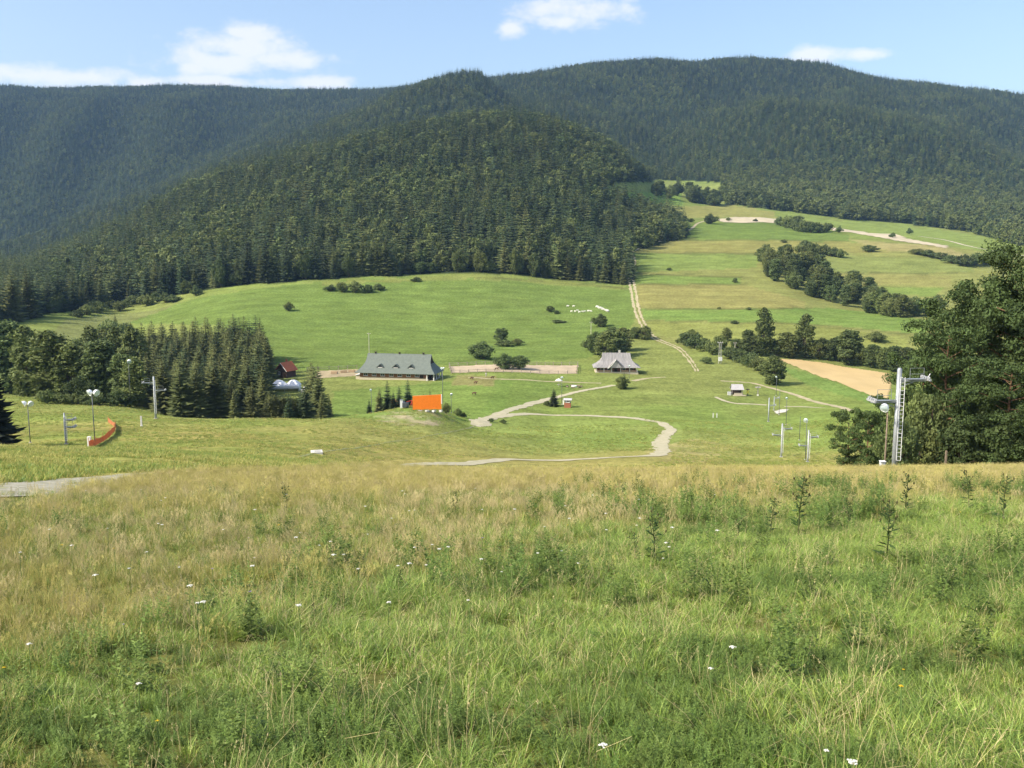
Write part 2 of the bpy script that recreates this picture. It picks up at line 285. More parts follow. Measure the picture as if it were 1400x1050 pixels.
# foreground hay slope, greener lower ground beyond it
left = ss(-(PXg-520)/200, 0, 1)
HAYMAX = np.interp(US, [-.6, -.5, -.33, -.22, -.15], [24, 27, 42, 62, 95])[:, None]
lerp(1-ss(GY/HAYMAX, .8, 1.15), (.15, .155, .045))
left = ss(-(PXg-520)/200, 0, 1)
lerp(ss(GY/HAYMAX, .8, 1.2)*(1-ss(GY, 150, 240))*(.75+.35*fbm(GX/12, GY/12, 43, 3)), (.30, .255, .085))
lerp(ss(GY/HAYMAX, .9, 1.3)*(1-ss(GY, 200, 245))*left*ss(fbm(GX/17, GY/13, 45, 4), -.45, .25)*.75, (.175, .225, .052))
lerp(ss(GY, 175, 215)*(1-ss(GY, 300, 330))*ss(PXg, 640, 760)*ss(fbm(GX/22, GY/26, 46, 4), -.5, .3)*.8, (.175, .24, .058))
FIELDS = [
 ([(165,442),(235,418),(300,402),(410,387),(520,380),(640,376),(760,384),(862,392),(867,440),(850,470),(800,490),(620,500),(380,508),(365,470),(300,445)], GREEN, 1.),
 ([(90,436),(165,430),(240,418),(170,443),(120,462),(60,470)], (.20,.22,.08), 1.),
 ([(440,385),(640,377),(760,384),(860,393),(860,396),(640,381),(440,390)], (.26,.26,.08), .6),
 ([(455,535),(640,520),(700,520),(690,560),(640,575),(455,575)], (.16,.235,.055), .9),
 ([(625,512),(680,514),(675,528),(618,527)], (.27,.22,.10), .75),
 ([(690,520),(800,526),(700,560),(655,565)], (.16,.235,.055), .8),
 ([(868,345),(1045,345),(1290,335),(1420,345),(1420,480),(1250,490),(900,470),(870,440)], (.235,.245,.078), 1.),
 ([(945,306),(1066,300),(1160,321),(1160,329),(950,326),(925,322)], GREEN, 1.),
 ([(868,343),(920,328),(1160,331),(1290,337),(1290,345),(1050,346),(868,347)], (.26,.245,.08), 1.),
 ([(868,346),(1040,348),(1035,366),(870,372)], (.19,.255,.066), 1.),
 ([(868,376),(1012,380),(1012,388),(870,388)], (.175,.25,.06), 1.),
 ([(870,390),(1020,390),(1100,412),(1100,422),(874,422)], (.27,.25,.085), .9),
 ([(877,423),(1143,421),(1275,438),(1264,456),(1100,442),(881,437)], (.165,.25,.058), 1.),
 ([(881,440),(1100,445),(1240,462),(1240,480),(1000,470),(900,460)], (.23,.255,.07), .9),
 ([(1130,350),(1330,352),(1330,372),(1130,372)], (.21,.25,.075), .9),
 ([(1130,374),(1300,376),(1300,392),(1130,390)], (.265,.255,.085), .9),
 ([(1180,393),(1290,394),(1280,405),(1190,404)], (.18,.26,.06), .9),
 ([(1160,327),(1290,338),(1335,352),(1200,341)], (.34,.30,.13), .9),
 ([(832,262),(930,262),(935,281),(870,280)], (.19,.29,.06), 1.),
 ([(840,252),(980,252),(985,258),(840,260)], (.25,.29,.08), 1.),
 ([(900,284),(1000,280),(1060,290),(1060,298),(985,297),(915,300)], (.27,.26,.085), 1.),
 ([(1085,297),(1270,311),(1390,332),(1390,350),(1300,338),(1140,309)], (.22,.28,.075), 1.),
 ([(1060,499),(1100,508),(1210,546),(1205,556),(1100,525)], (.145,.225,.055), .95),
]
for poly, col, a in FIELDS:
    m = inpoly(PXg+jit*.5, PYg+jit*.35, poly) & (GY > 215) & (GY < 1720)
    lerp(m*a*(.86+.14*fbm(GX/9, GY/9, 51, 2)), col)
# terrace edges: thin rough banks between the strips
for pts in [[(870,345.5),(1050,347)],[(870,373),(1015,379)],[(872,389),(1020,389.5)],[(872,422),(1110,422)],[(880,438.5),(1100,443),(1250,458)],[(930,326.5),(1160,330)],[(1130,373),(1310,374)],[(640,380),(780,385),(860,395)]]:
    xs, ys = zip(*pts); d = np.abs(PYg+jit*.25-np.interp(PXg, xs, ys)); m = (d < 1.1) & (PXg > xs[0]) & (PXg < xs[-1]) & (GY > 300) & (GY < 1400)
    lerp(m*.6, (.12, .13, .045))
lerp((inpoly(PXg+jit, PYg+jit*.6, [(505,572),(530,561),(560,563),(575,561),(605,561),(625,574),(600,582),(540,582)]) & (GY > 200) & (GY < 262))*np.clip(.35+1.2*fbm(GX/3, GY/3, 55, 3), 0, .9), (.36, .30, .19))
lerp((inpoly(PXg+jit, PYg+jit*.6, [(880,615),(950,600),(1010,612),(960,632),(890,632)]) & (GY > 130) & (GY < 262))*np.clip(.3+.8*fbm(GX/5, GY/5, 56, 3), 0, .7), (.37, .31, .14))
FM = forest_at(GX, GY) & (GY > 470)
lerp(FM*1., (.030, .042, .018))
C *= (1+.22*fbm(GX/7, GY/7, 61, 4)+.12*fbm(GX/1.3, GY/1.3, 62, 2)*(GY < 400))[..., None]
C *= (1-.12*ss(GY, 240, 300))[..., None]
# ground sheet
def terrain_mat():
    m = bpy.data.materials.new('meadow_ground'); m.use_nodes = True; t = m.node_tree; b = t.nodes['Principled BSDF']; L = t.links.new
    at = t.nodes.new('ShaderNodeAttribute'); at.attribute_name = 'Col'; tcn = t.nodes.new('ShaderNodeTexCoord'); out = at.outputs['Color']
    for sc, lo, hi, st in ((.9, .72, 1.25, (1, .45, 1)), (.13, .80, 1.20, (.3, 1, 1)), (4., .75, 1.25, (1, 1, 1))):
        mp = t.nodes.new('ShaderNodeMapping'); mp.inputs['Scale'].default_value = st; L(tcn.outputs['Object'], mp.inputs[0])
        n = t.nodes.new('ShaderNodeTexNoise'); n.inputs['Scale'].default_value = sc; n.inputs['Detail'].default_value = 6; n.inputs['Roughness'].default_value = .65; L(mp.outputs[0], n.inputs['Vector'])
        mr = t.nodes.new('ShaderNodeMapRange'); L(n.outputs[0], mr.inputs[0]); mr.inputs[1].default_value = .3; mr.inputs[2].default_value = .7; mr.inputs[3].default_value = lo; mr.inputs[4].default_value = hi
        v = t.nodes.new('ShaderNodeVectorMath'); v.operation = 'SCALE'; L(out, v.inputs[0]); L(mr.outputs[0], v.inputs['Scale']); out = v.outputs[0]
    L(out, b.inputs['Base Color']); b.inputs['Roughness'].default_value = 1; b.inputs['Specular IOR Level'].default_value = .0
    n = t.nodes.new('ShaderNodeTexNoise'); n.inputs['Scale'].default_value = 1.6; n.inputs['Detail'].default_value = 5; L(tcn.outputs['Object'], n.inputs['Vector'])
    bp = t.nodes.new('ShaderNodeBump'); bp.inputs['Strength'].default_value = .55; bp.inputs['Distance'].default_value = .35; L(n.outputs[0], bp.inputs['Height']); L(bp.outputs[0], b.inputs['Normal'])
    return m
nu, ny = GX.shape
ii, jj = np.meshgrid(np.arange(nu-1), np.arange(ny-1), indexing='ij'); a = (ii*ny+jj).ravel()
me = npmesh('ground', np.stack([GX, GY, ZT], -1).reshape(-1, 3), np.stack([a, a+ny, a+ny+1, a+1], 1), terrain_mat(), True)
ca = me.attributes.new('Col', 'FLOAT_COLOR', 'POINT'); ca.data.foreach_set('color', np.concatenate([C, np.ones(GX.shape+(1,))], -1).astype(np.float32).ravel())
ground = bpy.data.objects.new('ground', me); COL.objects.link(ground); tag(ground, kind='structure')
bx, by = np.meshgrid(np.linspace(-60, 60, 61), np.linspace(-60, 3, 33), indexing='ij')
bz = near_z(np.maximum(by, 0))-.176*np.minimum(by, 0); bz = bz-.004*(by > 2.9)
n1 = 33; ii, jj = np.meshgrid(np.arange(60), np.arange(32), indexing='ij'); a = (ii*n1+jj).ravel()
gb = bpy.data.objects.new('ground', npmesh('ground_uphill', np.stack([bx, by, bz], -1).reshape(-1, 3), np.stack([a, a+n1, a+n1+1, a+1], 1), mat('uphill_grass', (.15, .19, .05), noise=.4, nscale=1.5), True)); COL.objects.link(gb); tag(gb, kind='structure')
# ---------------------------------------------------------------- tracks and sheets laid on the ground
def smooth_line(p, step):
    p = np.asarray(p, float); d = np.concatenate([[0], np.cumsum(np.linalg.norm(np.diff(p[:, :2], axis=0), axis=1))]); n = max(3, int(d[-1]/step)); s = np.linspace(0, d[-1], n)
    q = np.stack([pchip(d, p[:, 0], s), pchip(d, p[:, 1], s)], 1); return q
GRAVEL = mat('pale_gravel', (.47, .425, .29), noise=1, nscale=.8, col2=(.36, .33, .21), bump=.5, bscale=6)
DIRT = mat('worn_dirt', (.46, .39, .26), noise=1, nscale=.7, col2=(.30, .27, .14), bump=.4, bscale=6)
def ribbon(name, pixels, width, m, lift=.05, step=1.2, ruts=False, ymin=0., pts=None):
    p = np.array([G(x, y, ymin) for x, y in pixels]) if pts is None else np.array(pts); q = smooth_line(p, step); d = np.gradient(q, axis=0); d /= np.linalg.norm(d, axis=1)[:, None]+1e-9; nrm = np.stack([-d[:, 1], d[:, 0]], 1)
    w = np.interp(np.linspace(0, 1, len(q)), np.linspace(0, 1, len(width)), width) if isinstance(width, (list, tuple)) else np.full(len(q), float(width))
    s = np.arange(len(q))*step
    strips = [(-.5, .5)] if not ruts else (ruts if isinstance(ruts, list) else [(-.5, -.16), (.16, .5)])
    V = []; Fq = []
    for a, b in strips:
        k0 = len(V); nc = 5
        for i in range(len(q)):
            ja = .22*float(vn(s[i]/2.3, 7.1+a, 71))+.12*float(vn(s[i]/.8, 3.1, 72)); jb = .22*float(vn(s[i]/2.1, 1.7+b, 73))
            for c in range(nc):
                t = a+(b-a)*c/(nc-1)+(ja*(1-c/(nc-1))+jb*c/(nc-1))*.75; x, y = q[i]+nrm[i]*w[i]*t; V.append((x, y, float(hz(x, y))+lift))
        for i in range(len(q)-1):
            for c in range(nc-1): o = k0+i*nc+c; Fq.append((o, o+1, o+nc+1, o+nc))
    ob = bpy.data.objects.new(name, npmesh(name, V, Fq, m, True)); COL.objects.link(ob); tag(ob, kind='structure'); return ob
ribbon('gravel_track', [(-60,682),(0,673),(60,664),(130,656),(200,649),(245,646.5)], [4.6, 4.2, 3.2, 1.0], mat('grey_gravel', (.42,.39,.32), noise=1, nscale=3.0, col2=(.20,.20,.12), bump=1., bscale=14), .025, .35)
ribbon('gravel_track', [(505,639),(560,636.5),(650,633),(740,629.5),(820,626.5),(880,624),(903,620),(902,608),(908,596),(916,586),(905,579),(880,574),(850,571),(800,568.5),(740,567),(690,569),(660,573)], [1.6, 2.6, 2.9, 3.2, 3.4, 2.6, 2.5, 2.6], GRAVEL, .07, 1.0, ymin=100)
ribbon('gravel_track', [(650,575),(690,563),(730,551),(770,541),(810,532),(840,527)], [2.8, 2.8, 2.2], GRAVEL, .08, 1.0, ymin=200)
ribbon('footpath', [(640,517),(700,519),(760,522),(822,524)], [1.2, 2.0, 1.2], DIRT, .06, 1.0, ymin=200)
ribbon('footpath', [(865,521),(890,517),(910,516)], [2.4, 1.2], DIRT, .06, 1.0, ymin=200)
ribbon('farm_track', [(860,338),(866,356),(863,380),(866,400),(870,420),(877,440),(889,458),(910,469),(932,480),(945,495),(953,508)], [3.6, 3.4, 4.2, 3.6, 3.0, 1.6], DIRT, .12, 2.0, ruts=True, ymin=300)
ribbon('farm_track', [(862,345),(885,334),(915,327),(945,313),(955,305),(985,300)], [3.0, 2.6, 2.2], DIRT, .15, 2.5, ymin=300)
ribbon('farm_track', [(1255,323),(1290,328),(1340,340),(1388,348),(1450,360)], [3.6, 4.0, 3.8], mat('sandy_track', (.58,.52,.38), noise=.3, nscale=.3), .2, 3., ymin=400)
ribbon('footpath', [(985,521),(1020,523),(1055,531),(1100,545),(1140,555),(1185,568)], [1.4, 2.0, 2.6, 2.2], DIRT, .07, 1.0, ymin=150)
ribbon('footpath', [(978,543),(990,548),(1008,552),(1030,553),(1048,554)], [1.2, 1.6, 1.8], GRAVEL, .07, 1.0, ymin=150)
ribbon('footpath', [(1072,556),(1100,556.5),(1128,558)], [1.4, 1.6, .8], GRAVEL, .07, 1.0, ymin=150)
ribbon('footpath', [(395,634),(410,625),(430,620),(470,614),(520,607),(570,600),(620,590),(650,580)], [.35, .5, .4, .5], mat('worn_grass', (.30,.31,.13), noise=.4, nscale=1.), .05, 1.0, ymin=80)
def sheet(name, poly, m, lift, ymin=0., step=3.):
    p = np.array([G(x, y, ymin)[:2] for x, y in poly]); x0, y0 = p.min(0); x1, y1 = p.max(0); nx = max(2, int((x1-x0)/step)); nyy = max(2, int((y1-y0)/step))
    gx, gy = np.meshgrid(np.linspace(x0, x1, nx+1), np.linspace(y0, y1, nyy+1), indexing='ij'); gx = gx+.4*step*vn(gx/4, gy/4, 81)*.5
    z = hz(gx, gy)+lift; cx = (gx[:-1, :-1]+gx[1:, 1:])/2; cyy = (gy[:-1, :-1]+gy[1:, 1:])/2; ins = inpoly(cx, cyy, [tuple(k) for k in p])
    ii, jj = np.nonzero(ins); a = ii*(nyy+1)+jj; n1 = nyy+1
    ob = bpy.data.objects.new(name, npmesh(name, np.stack([gx, gy, z], -1).reshape(-1, 3), np.stack([a, a+n1, a+n1+1, a+1], 1), m, True)); COL.objects.link(ob); tag(ob, kind='structure'); return ob
STUB = mat('ripe_stubble', (.52, .385, .185), noise=1, nscale=.12, col2=(.44, .325, .15), bump=.3, bscale=1.2, stretch=(1, .5, 1))
sheet('stubble_field', [(1062,491),(1090,492),(1130,497),(1217,511),(1219,520),(1214,545),(1195,543),(1140,521),(1085,500)], STUB, .12, 250, 1.0)
sheet('stubble_field', [(980,300.5),(1000,297),(1040,297.5),(1072,301),(1072,306),(1040,304),(990,304)], mat('bare_soil', (.55, .47, .32), noise=.3, nscale=.1), .3, 500, 4.)
sheet('stubble_field', [(1135,311),(1180,317),(1240,326.5),(1297,337),(1292,339.5),(1230,330),(1175,320.5),(1138,315)], mat('bare_soil', (.55, .47, .32)), .3, 500, 4.)
sheet('riding_arena', [(614,501),(700,499),(790,499.5),(788,511),(700,509),(618,510)], mat('arena_sand', (.50, .40, .27), noise=.3, nscale=.4), .06, 250, 1.0)
sheet('yard', [(430,508),(490,505),(490,514),(455,516),(432,518)], mat('yard_earth', (.42, .34, .20), noise=.4, nscale=.5), .06, 250, 1.0)
sheet('spoil_heap', [(641,574),(655,571),(668,575),(672,583),(655,584),(645,581)], GRAVEL, .08, 200, .6)
# ---------------------------------------------------------------- foliage prototypes (unit: metres, base at the origin)
NEEDLE = mat('spruce_needles', (.062, .090, .037), rough=.8, rand=.5, trans=.12, noise=.35, nscale=.5)
NEEDLE_Y = mat('young_spruce_needles', (.135, .155, .052), rough=.8, rand=.3, trans=.15, noise=.3, nscale=.5)
NEEDLE_D = mat('shaded_fir_needles', (.014, .020, .010), rough=.8, trans=.05)  # near-black: the fir's shaded side is put into the needle colour
LEAF = mat('broad_leaves', (.115, .155, .052), rough=.7, rand=.28, trans=.25, noise=.3, nscale=.6)
LEAF_L = mat('light_leaves', (.165, .20, .062), rough=.7, rand=.25, trans=.25, noise=.3, nscale=.6)
PINE = mat('pine_needles', (.095, .145, .045), rough=.75, rand=.12, trans=.2, noise=.45, nscale=.35)
BARK = mat('bark', (.16, .12, .085), noise=.5, nscale=4, bump=.4)
PBARK = mat('pine_bark', (.27, .155, .09), noise=.5, nscale=5, bump=.4)
def quads_mesh(name, c, t1, t2, m):                     # centres and two half-axes -> leaf quads (diamonds)
    n = len(c); V = np.concatenate([c-t1, c-t2*.55, c+t1, c+t2*.55], 0); i = np.arange(n); return npmesh(name, V, np.stack([i, i+n, i+2*n, i+3*n], 1), m)
def unit(v): return v/(np.linalg.norm(v, axis=-1, keepdims=True)+1e-9)
def trunk_mesh(name, h, r, m, lean=0., n=7, seed=0, limbs=()):
    rs = random.Random(seed); b = MB(); pts = [(0, 0, -.5)]; rr = [r*1.15]
    for k in range(1, 6): pts.append((lean*h*(k/5)**2+rs.uniform(-.01, .01)*h, rs.uniform(-.01, .01)*h, h*k/5)); rr.append(r*(1-.85*k/5))
    b.path(pts, rr, n)
    for p0, p1, r0 in limbs: b.tube(p0, p1, r0, r0*.35, 5)
    return b.mesh(name, m)
def spruce_crown(name, h, w, whorls, nb, segs, m, seed, low=.06, droop=.35, pw_=.82):
    r = np.random.default_rng(seed); V = []; T = []
    for k in range(whorls):
        t = (k+.5*r.random())/whorls; z = h*(low+(1-low)*t); L = w*(1-t)**pw_*(.8+.4*r.random())+.04*h*(1-t)+.12
        n = max(3, int(nb*(1-.55*t)+.5)); ph = r.random()*6.28
        for b in range(n):
            a = ph+6.283*b/n+r.normal(0, .18); l = L*(.72+.5*r.random()); dx, dy = math.cos(a), math.sin(a); sx, sy = -dy, dx
            dr = droop*(1.1-t)*(.7+.6*r.random()); pw = l*.26+.12
            prev = None
            for s in range(segs+1):
                f = s/segs; zz = z-dr*l*f**1.3+.18*l*f**3; wd = pw*(1-f)**.6*(.35+f*1.5 if f < .45 else 1.0); hang = wd*.55
                c = (dx*l*f, dy*l*f, zz)
                cur = (len(V), len(V)+1, len(V)+2); V += [(c[0]+sx*wd, c[1]+sy*wd, c[2]-hang*(.7+.6*r.random())), c, (c[0]-sx*wd, c[1]-sy*wd, c[2]-hang*(.7+.6*r.random()))]
                if prev is not None: T += [(prev[0], prev[1], cur[1], cur[0]), (prev[1], prev[2], cur[2], cur[1])]
                prev = cur
    k = len(V); V += [(0, 0, h*1.02), (.1, 0, h*.93), (-.05, .09, h*.93), (-.05, -.09, h*.93)]; T += [(k, k+1, k+2, k), (k, k+2, k+3, k), (k, k+3, k+1, k)]
    me = bpy.data.meshes.new(name); me.from_pydata(V, [], [tuple(dict.fromkeys(q)) for q in T]); me.materials.append(m); me.update(); return me
def leafy_crown(name, h, w, nclump, nleaf, size, m, seed, base=.22, shape='round', crad=.22):
    r = np.random.default_rng(seed); cs = []; rad = []
    while len(cs) < nclump:
        p = r.normal(size=3); p /= np.linalg.norm(p); q = .45+.55*r.random()**.5
        if shape == 'column': p = p*np.array([.8, .8, 1])
        if shape == 'bush' and p[2] < -.3: p[2] *= .3
        f = 1.+.28*math.sin(3*math.atan2(p[1], p[0])+seed)+.2*r.normal()*.5
        c = np.array([p[0]*w/2*q*f, p[1]*w/2*q*f, h*(base+(1-base)*(.5+.5*p[2]*q))])
        if shape == 'cone': k = 1.15-(c[2]/h); c[:2] *= max(.2, k*1.3)
        cs.append(c); rad.append(crad*w*(.6+.7*r.random()))
    cs = np.array(cs); rad = np.array(rad); n = nclump*nleaf
    d = unit(r.normal(size=(n, 3))); rr = r.random((n, 1))**.4
    c = np.repeat(cs, nleaf, 0)+d*rr*np.repeat(rad, nleaf)[:, None]*np.array([1, 1, .75])
    nr = unit(d+.8*r.normal(size=(n, 3))+np.array([0, 0, .35])); t1 = unit(np.cross(nr, r.normal(size=(n, 3)))); t2 = np.cross(nr, t1); s = size*(.6+.8*r.random((n, 1)))
    c[:, 2] = np.maximum(c[:, 2], .05)
    limbs = [((0, 0, h*(base*.6+.25*random.Random(i+seed).random())), tuple(cs[i]*np.array([.85, .85, .95])), .035*w) for i in range(0, min(nclump, 12))]
    return quads_mesh(name, c, t1*s, t2*s, m), limbs
SPR = []                                                # (crown, trunk, height) for single spruces
for i, (h, w, mm) in enumerate([(16, 3.0, NEEDLE), (17, 2.6, NEEDLE), (15, 3.3, NEEDLE_Y), (16, 2.9, NEEDLE_Y)]):
    SPR.append((spruce_crown('crown', h, w, 30, 10, 3, mm, 100+i, pw_=.62), trunk_mesh('trunk', h*.96, .2, BARK, seed=i), h))
DEC = []
for i, (h, w, sh, mm) in enumerate([(9, 8, 'round', LEAF), (10, 7.5, 'round', LEAF), (8.5, 8.5, 'round', LEAF_L), (9.5, 8, 'round', LEAF)]):
    cr, lb = leafy_crown('crown', h, w, 62, 90, .30, mm, 200+i, .03, sh, .19); DEC.append((cr, trunk_mesh('trunk', h*.8, .22, BARK, seed=20+i, limbs=lb), h, w))
BUSH = []
for i, mm in enumerate([LEAF, LEAF_L, LEAF]):
    cr, lb = leafy_crown('crown', 3., 4., 34, 70, .20, mm, 230+i, -.12, 'bush', .22); BUSH.append((cr, trunk_mesh('trunk', 2., .08, BARK, seed=30+i, limbs=lb), 3., 4.))
POP = []
for i in range(2):
    cr, lb = leafy_crown('crown', 17, 6., 90, 80, .36, (LEAF_L, LEAF)[i], 240+i, .0, 'column', .24); POP.append((cr, trunk_mesh('trunk', 15, .28, BARK, seed=40+i, limbs=lb), 17., 6.))
# low-detail trees for the far woods
far_coll = bpy.data.collections.new('far_trees')
def proto(coll, name, me):
    o = bpy.data.objects.new(name, me); coll.objects.link(o); return o
for i, (h, w, mm) in enumerate([(18, 3.6, NEEDLE), (20, 3.2, NEEDLE), (16, 3.9, NEEDLE), (17, 3.7, NEEDLE_Y), (19, 3.4, NEEDLE)]):
    proto(far_coll, 'a%02d_far_spruce' % i, spruce_crown('far_spruce', h, w, 15, 8, 2, mm, 300+i, low=.04, droop=.5))
for i, mm in enumerate([LEAF, LEAF_L]):
    proto(far_coll, 'b%02d_far_broadleaf' % i, leafy_crown('far_broadleaf', 14, 8, 30, 18, .8, mm, 320+i, .0, 'round', .2)[0])
def scatter(name, pts, rot, scl, idx, coll, label=None, cat=None):
    me = bpy.data.meshes.new(name); me.vertices.add(len(pts)); me.vertices.foreach_set('co', np.asarray(pts, np.float32).ravel())
    a = me.attributes.new('rot', 'FLOAT_VECTOR', 'POINT'); a.data.foreach_set('vector', np.asarray(rot, np.float32).ravel())
    scl = np.asarray(scl, np.float32); scl = np.repeat(scl[:, None], 3, 1) if scl.ndim == 1 else scl
    a = me.attributes.new('scl', 'FLOAT_VECTOR', 'POINT'); a.data.foreach_set('vector', scl.ravel())
    a = me.attributes.new('idx', 'INT', 'POINT'); a.data.foreach_set('value', np.asarray(idx, np.int32))
    o = bpy.data.objects.new(name, me); COL.objects.link(o); tag(o, label, cat, kind='stuff')
    ng = bpy.data.node_groups.new(name, 'GeometryNodeTree')
    ng.interface.new_socket('Geometry', in_out='INPUT', socket_type='NodeSocketGeometry'); ng.interface.new_socket('Geometry', in_out='OUTPUT', socket_type='NodeSocketGeometry')
    N = ng.nodes.new; gi = N('NodeGroupInput'); go = N('NodeGroupOutput'); ip = N('GeometryNodeInstanceOnPoints'); ci = N('GeometryNodeCollectionInfo')
    ci.inputs['Collection'].default_value = coll; ci.inputs['Separate Children'].default_value = True; ci.inputs['Reset Children'].default_value = True
    for an, ty, sk in (('rot', 'FLOAT_VECTOR', 'Rotation'), ('scl', 'FLOAT_VECTOR', 'Scale'), ('idx', 'INT', 'Instance Index')):
        na = N('GeometryNodeInputNamedAttribute'); na.data_type = ty; na.inputs['Name'].default_value = an; ng.links.new(na.outputs['Attribute'], ip.inputs[sk])
    ip.inputs['Pick Instance'].default_value = True
    ng.links.new(gi.outputs[0], ip.inputs['Points']); ng.links.new(ci.outputs[0], ip.inputs['Instance']); ng.links.new(ip.outputs[0], go.inputs[0])
    md = o.modifiers.new('scatter', 'NODES'); md.node_group = ng; return o
def jgrid(y0, y1, sp, umax=.66, umin=None):
    ys = np.arange(y0, y1, sp); P_ = []
    for y in ys:
        xs = np.arange((umin if umin is not None else -umax)*y, umax*y, sp); P_.append(np.stack([xs, np.full(len(xs), y)], 1))
    p = np.concatenate(P_); p += rng.uniform(-.48, .48, p.shape)*sp; return p
# ---------------------------------------------------------------- the woods
pa = jgrid(480, 1520, 6.6); pa = pa[forest_at(pa[:, 0], pa[:, 1])]; pa = pa[(pa[:, 1] < 640) | (vn(pa[:, 0]/14, pa[:, 1]/20, 97) < .74)]
pb = jgrid(1520, 3950, 8.6); pb = pb[forest_at(pb[:, 0], pb[:, 1])]
def forest_attr(p, base):
    z = hz(p[:, 0], p[:, 1]); px, py = project(p[:, 0], p[:, 1], z); n = len(p)
    mixn = fbm(p[:, 0]/90, p[:, 1]/90, 91, 3); dec = rng.random(n) < np.clip(.13+.6*ss(mixn, .15, .45)+.55*((px > 980) & (p[:, 1] < 1700)), 0, .92)
    tint = fbm(p[:, 0]/150, p[:, 1]/150, 95, 3)
    idx = np.where(dec, np.where((px > 880) & (p[:, 1] < 1700) & (rng.random(n) < .6), 6, rng.integers(5, 7, n)), rng.integers(0, 5, n)); s = base*(.5+.75*rng.random(n))*(1+.18*fbm(p[:, 0]/60, p[:, 1]/60, 93, 2))
    scl = np.stack([s*(.85+.35*rng.random(n))]*2+[s*np.where(dec, .9, 1.08)], 1)
    rot = np.stack([rng.normal(0, .03, n), rng.normal(0, .03, n), rng.random(n)*6.28], 1)
    return z, px, py, idx, scl, rot
za, pxa, pya, ida, sca, roa = forest_attr(pa, 1.2)
# the front rank of the wood, the trees that show largest, stands as single trees
inv = (pxa > -15) & (pxa < 1010) & (pa[:, 1] < 760)
edge = np.array([inv[i] and not forest_at(np.array([pa[i, 0]*(1-9/pa[i, 1])]), np.array([pa[i, 1]-9.]))[0] for i in range(len(pa))])
cand = np.nonzero(edge)[0]; cand = cand[np.argsort(-(sca[cand, 2]/pa[cand, 1]))]
sp_i = [i for i in cand if ida[i] < 5][:125]; dc_i = [i for i in cand if ida[i] >= 5][:60]
keep = np.ones(len(pa), bool); keep[sp_i] = False; keep[dc_i] = False
scatter('forest', np.stack([pa[keep, 0], pa[keep, 1], za[keep]-.2], 1), roa[keep], sca[keep], ida[keep], far_coll, 'dense dark spruce and mixed forest covering the hill above the meadow', 'forest')
zb, pxb, pyb, idb, scb, rob = forest_attr(pb, .86)
kb = (pxb > -160) & (pxb < 1560)
scatter('forest', np.stack([pb[kb, 0], pb[kb, 1], zb[kb]-.2], 1), rob[kb], scb[kb], idb[kb], far_coll, 'hazy blue-green forest over the mountain ridges behind', 'forest')
NTREE = {}
def tree(name, proto_, loc, h, label, cat, group=None, wscale=None, rz=None):
    cr, tr, ph = proto_[:3]; o = thing(name, label, cat, tuple(loc), random.uniform(0, 6.28) if rz is None else rz, group); s = h/ph; w = s if wscale is None else wscale/(proto_[3] if len(proto_) > 3 else 5.5)
    o.scale = (w, w, s); child('crown', cr, o); child('trunk', tr, o); return o
for i in sp_i:
    lb, gp = ('spruce in the forest front above the hedge at the meadow end', 'forest front above the hedge') if pxa[i] < 265 else ('spruce in the forest front along the top of the bright meadow', 'forest front above the meadow') if pxa[i] < 800 else ('spruce at the forest corner beside the farm track', 'forest corner by the farm track')
    tree('spruce_tree', random.choice(SPR), (pa[i, 0], pa[i, 1], za[i]), 17.5*sca[i, 2], lb, 'tree', gp)
for i in dc_i:
    tree('broadleaf_tree', random.choice(DEC), (pa[i, 0], pa[i, 1], za[i]), 12*sca[i, 2], 'leafy tree in the front rank of the forest edging the fields', 'tree', 'leafy trees along the front of the forest', wscale=7.5)
# spruce plantation in the hollow, left of the white tent
def plant_ok(px, Y):
    if Y < 262: return 205 < px < 452 and not (366 < px < 407 and Y > 246)
    if Y < 290: return 185 < px < 368
    return 178 < px < 369-2*math.sin(Y)
k = 0; Y = 236.
while Y < 405:
    px = 176+rng.random()*8
    while px < 455:
        if plant_ok(px, Y):
            yy = Y+rng.uniform(-2.5, 2.5); p = P(px, yy); m_ = mpp(p); _, by_ = project(*p)
            top = np.interp(px, [170, 190, 215, 232, 280, 340, 362, 367, 370, 403, 411, 432, 452], [476, 470, 456, 441, 434, 440, 452, 480, 537, 537, 508, 503, 512]) if Y > 380 or px > 372 else None
            if px > 372: h = (by_-top)*m_*(.8+.35*rng.random()); h = h if rng.random() < .75 or px < 405 else h*.6
            elif Y < 262: h = 8.5+4.5*rng.random() + (4 if px < 300 else 0)
            elif Y < 300: h = 12.5+4*rng.random()
            else: h = 16+3*rng.random()
            if px > 366: h = min(h, 8 if px < 405 else 15)
            tree('spruce_tree', SPR[rng.choice([2, 3, 2, 3, 0])], p, h, *(('low spruce in the front fringe hiding the foot of the white tent', 'tree', 'low spruces before the tent') if px > 372 else ('shorter spruce in the front rows of the plantation on the hill edge', 'tree', 'front rows of the plantation') if Y < 285 else ('tall slim spruce in the heart of the dense plantation', 'tree', 'tall spruces of the plantation')), wscale=h/16*(5.6 if h < 10 else 6.4)); k += 1
        px += (4.9 if Y < 262 else 5.0)/mpp(P(px, Y))*.9*(.85+.3*rng.random())
    Y += 7.5 if Y < 262 else 10.
for q in range(12):
    px = 366+q*3.6; p = P(px, 237+4*rng.random()); tree('spruce_tree', SPR[rng.integers(2, 4)], p, (project(*p)[1]-(536+5*rng.random()))*mpp(p), 'low spruce in the front fringe hiding the foot of the white tent', 'tree', 'low spruces before the tent', wscale=3.4)
NTREE['plantation'] = k
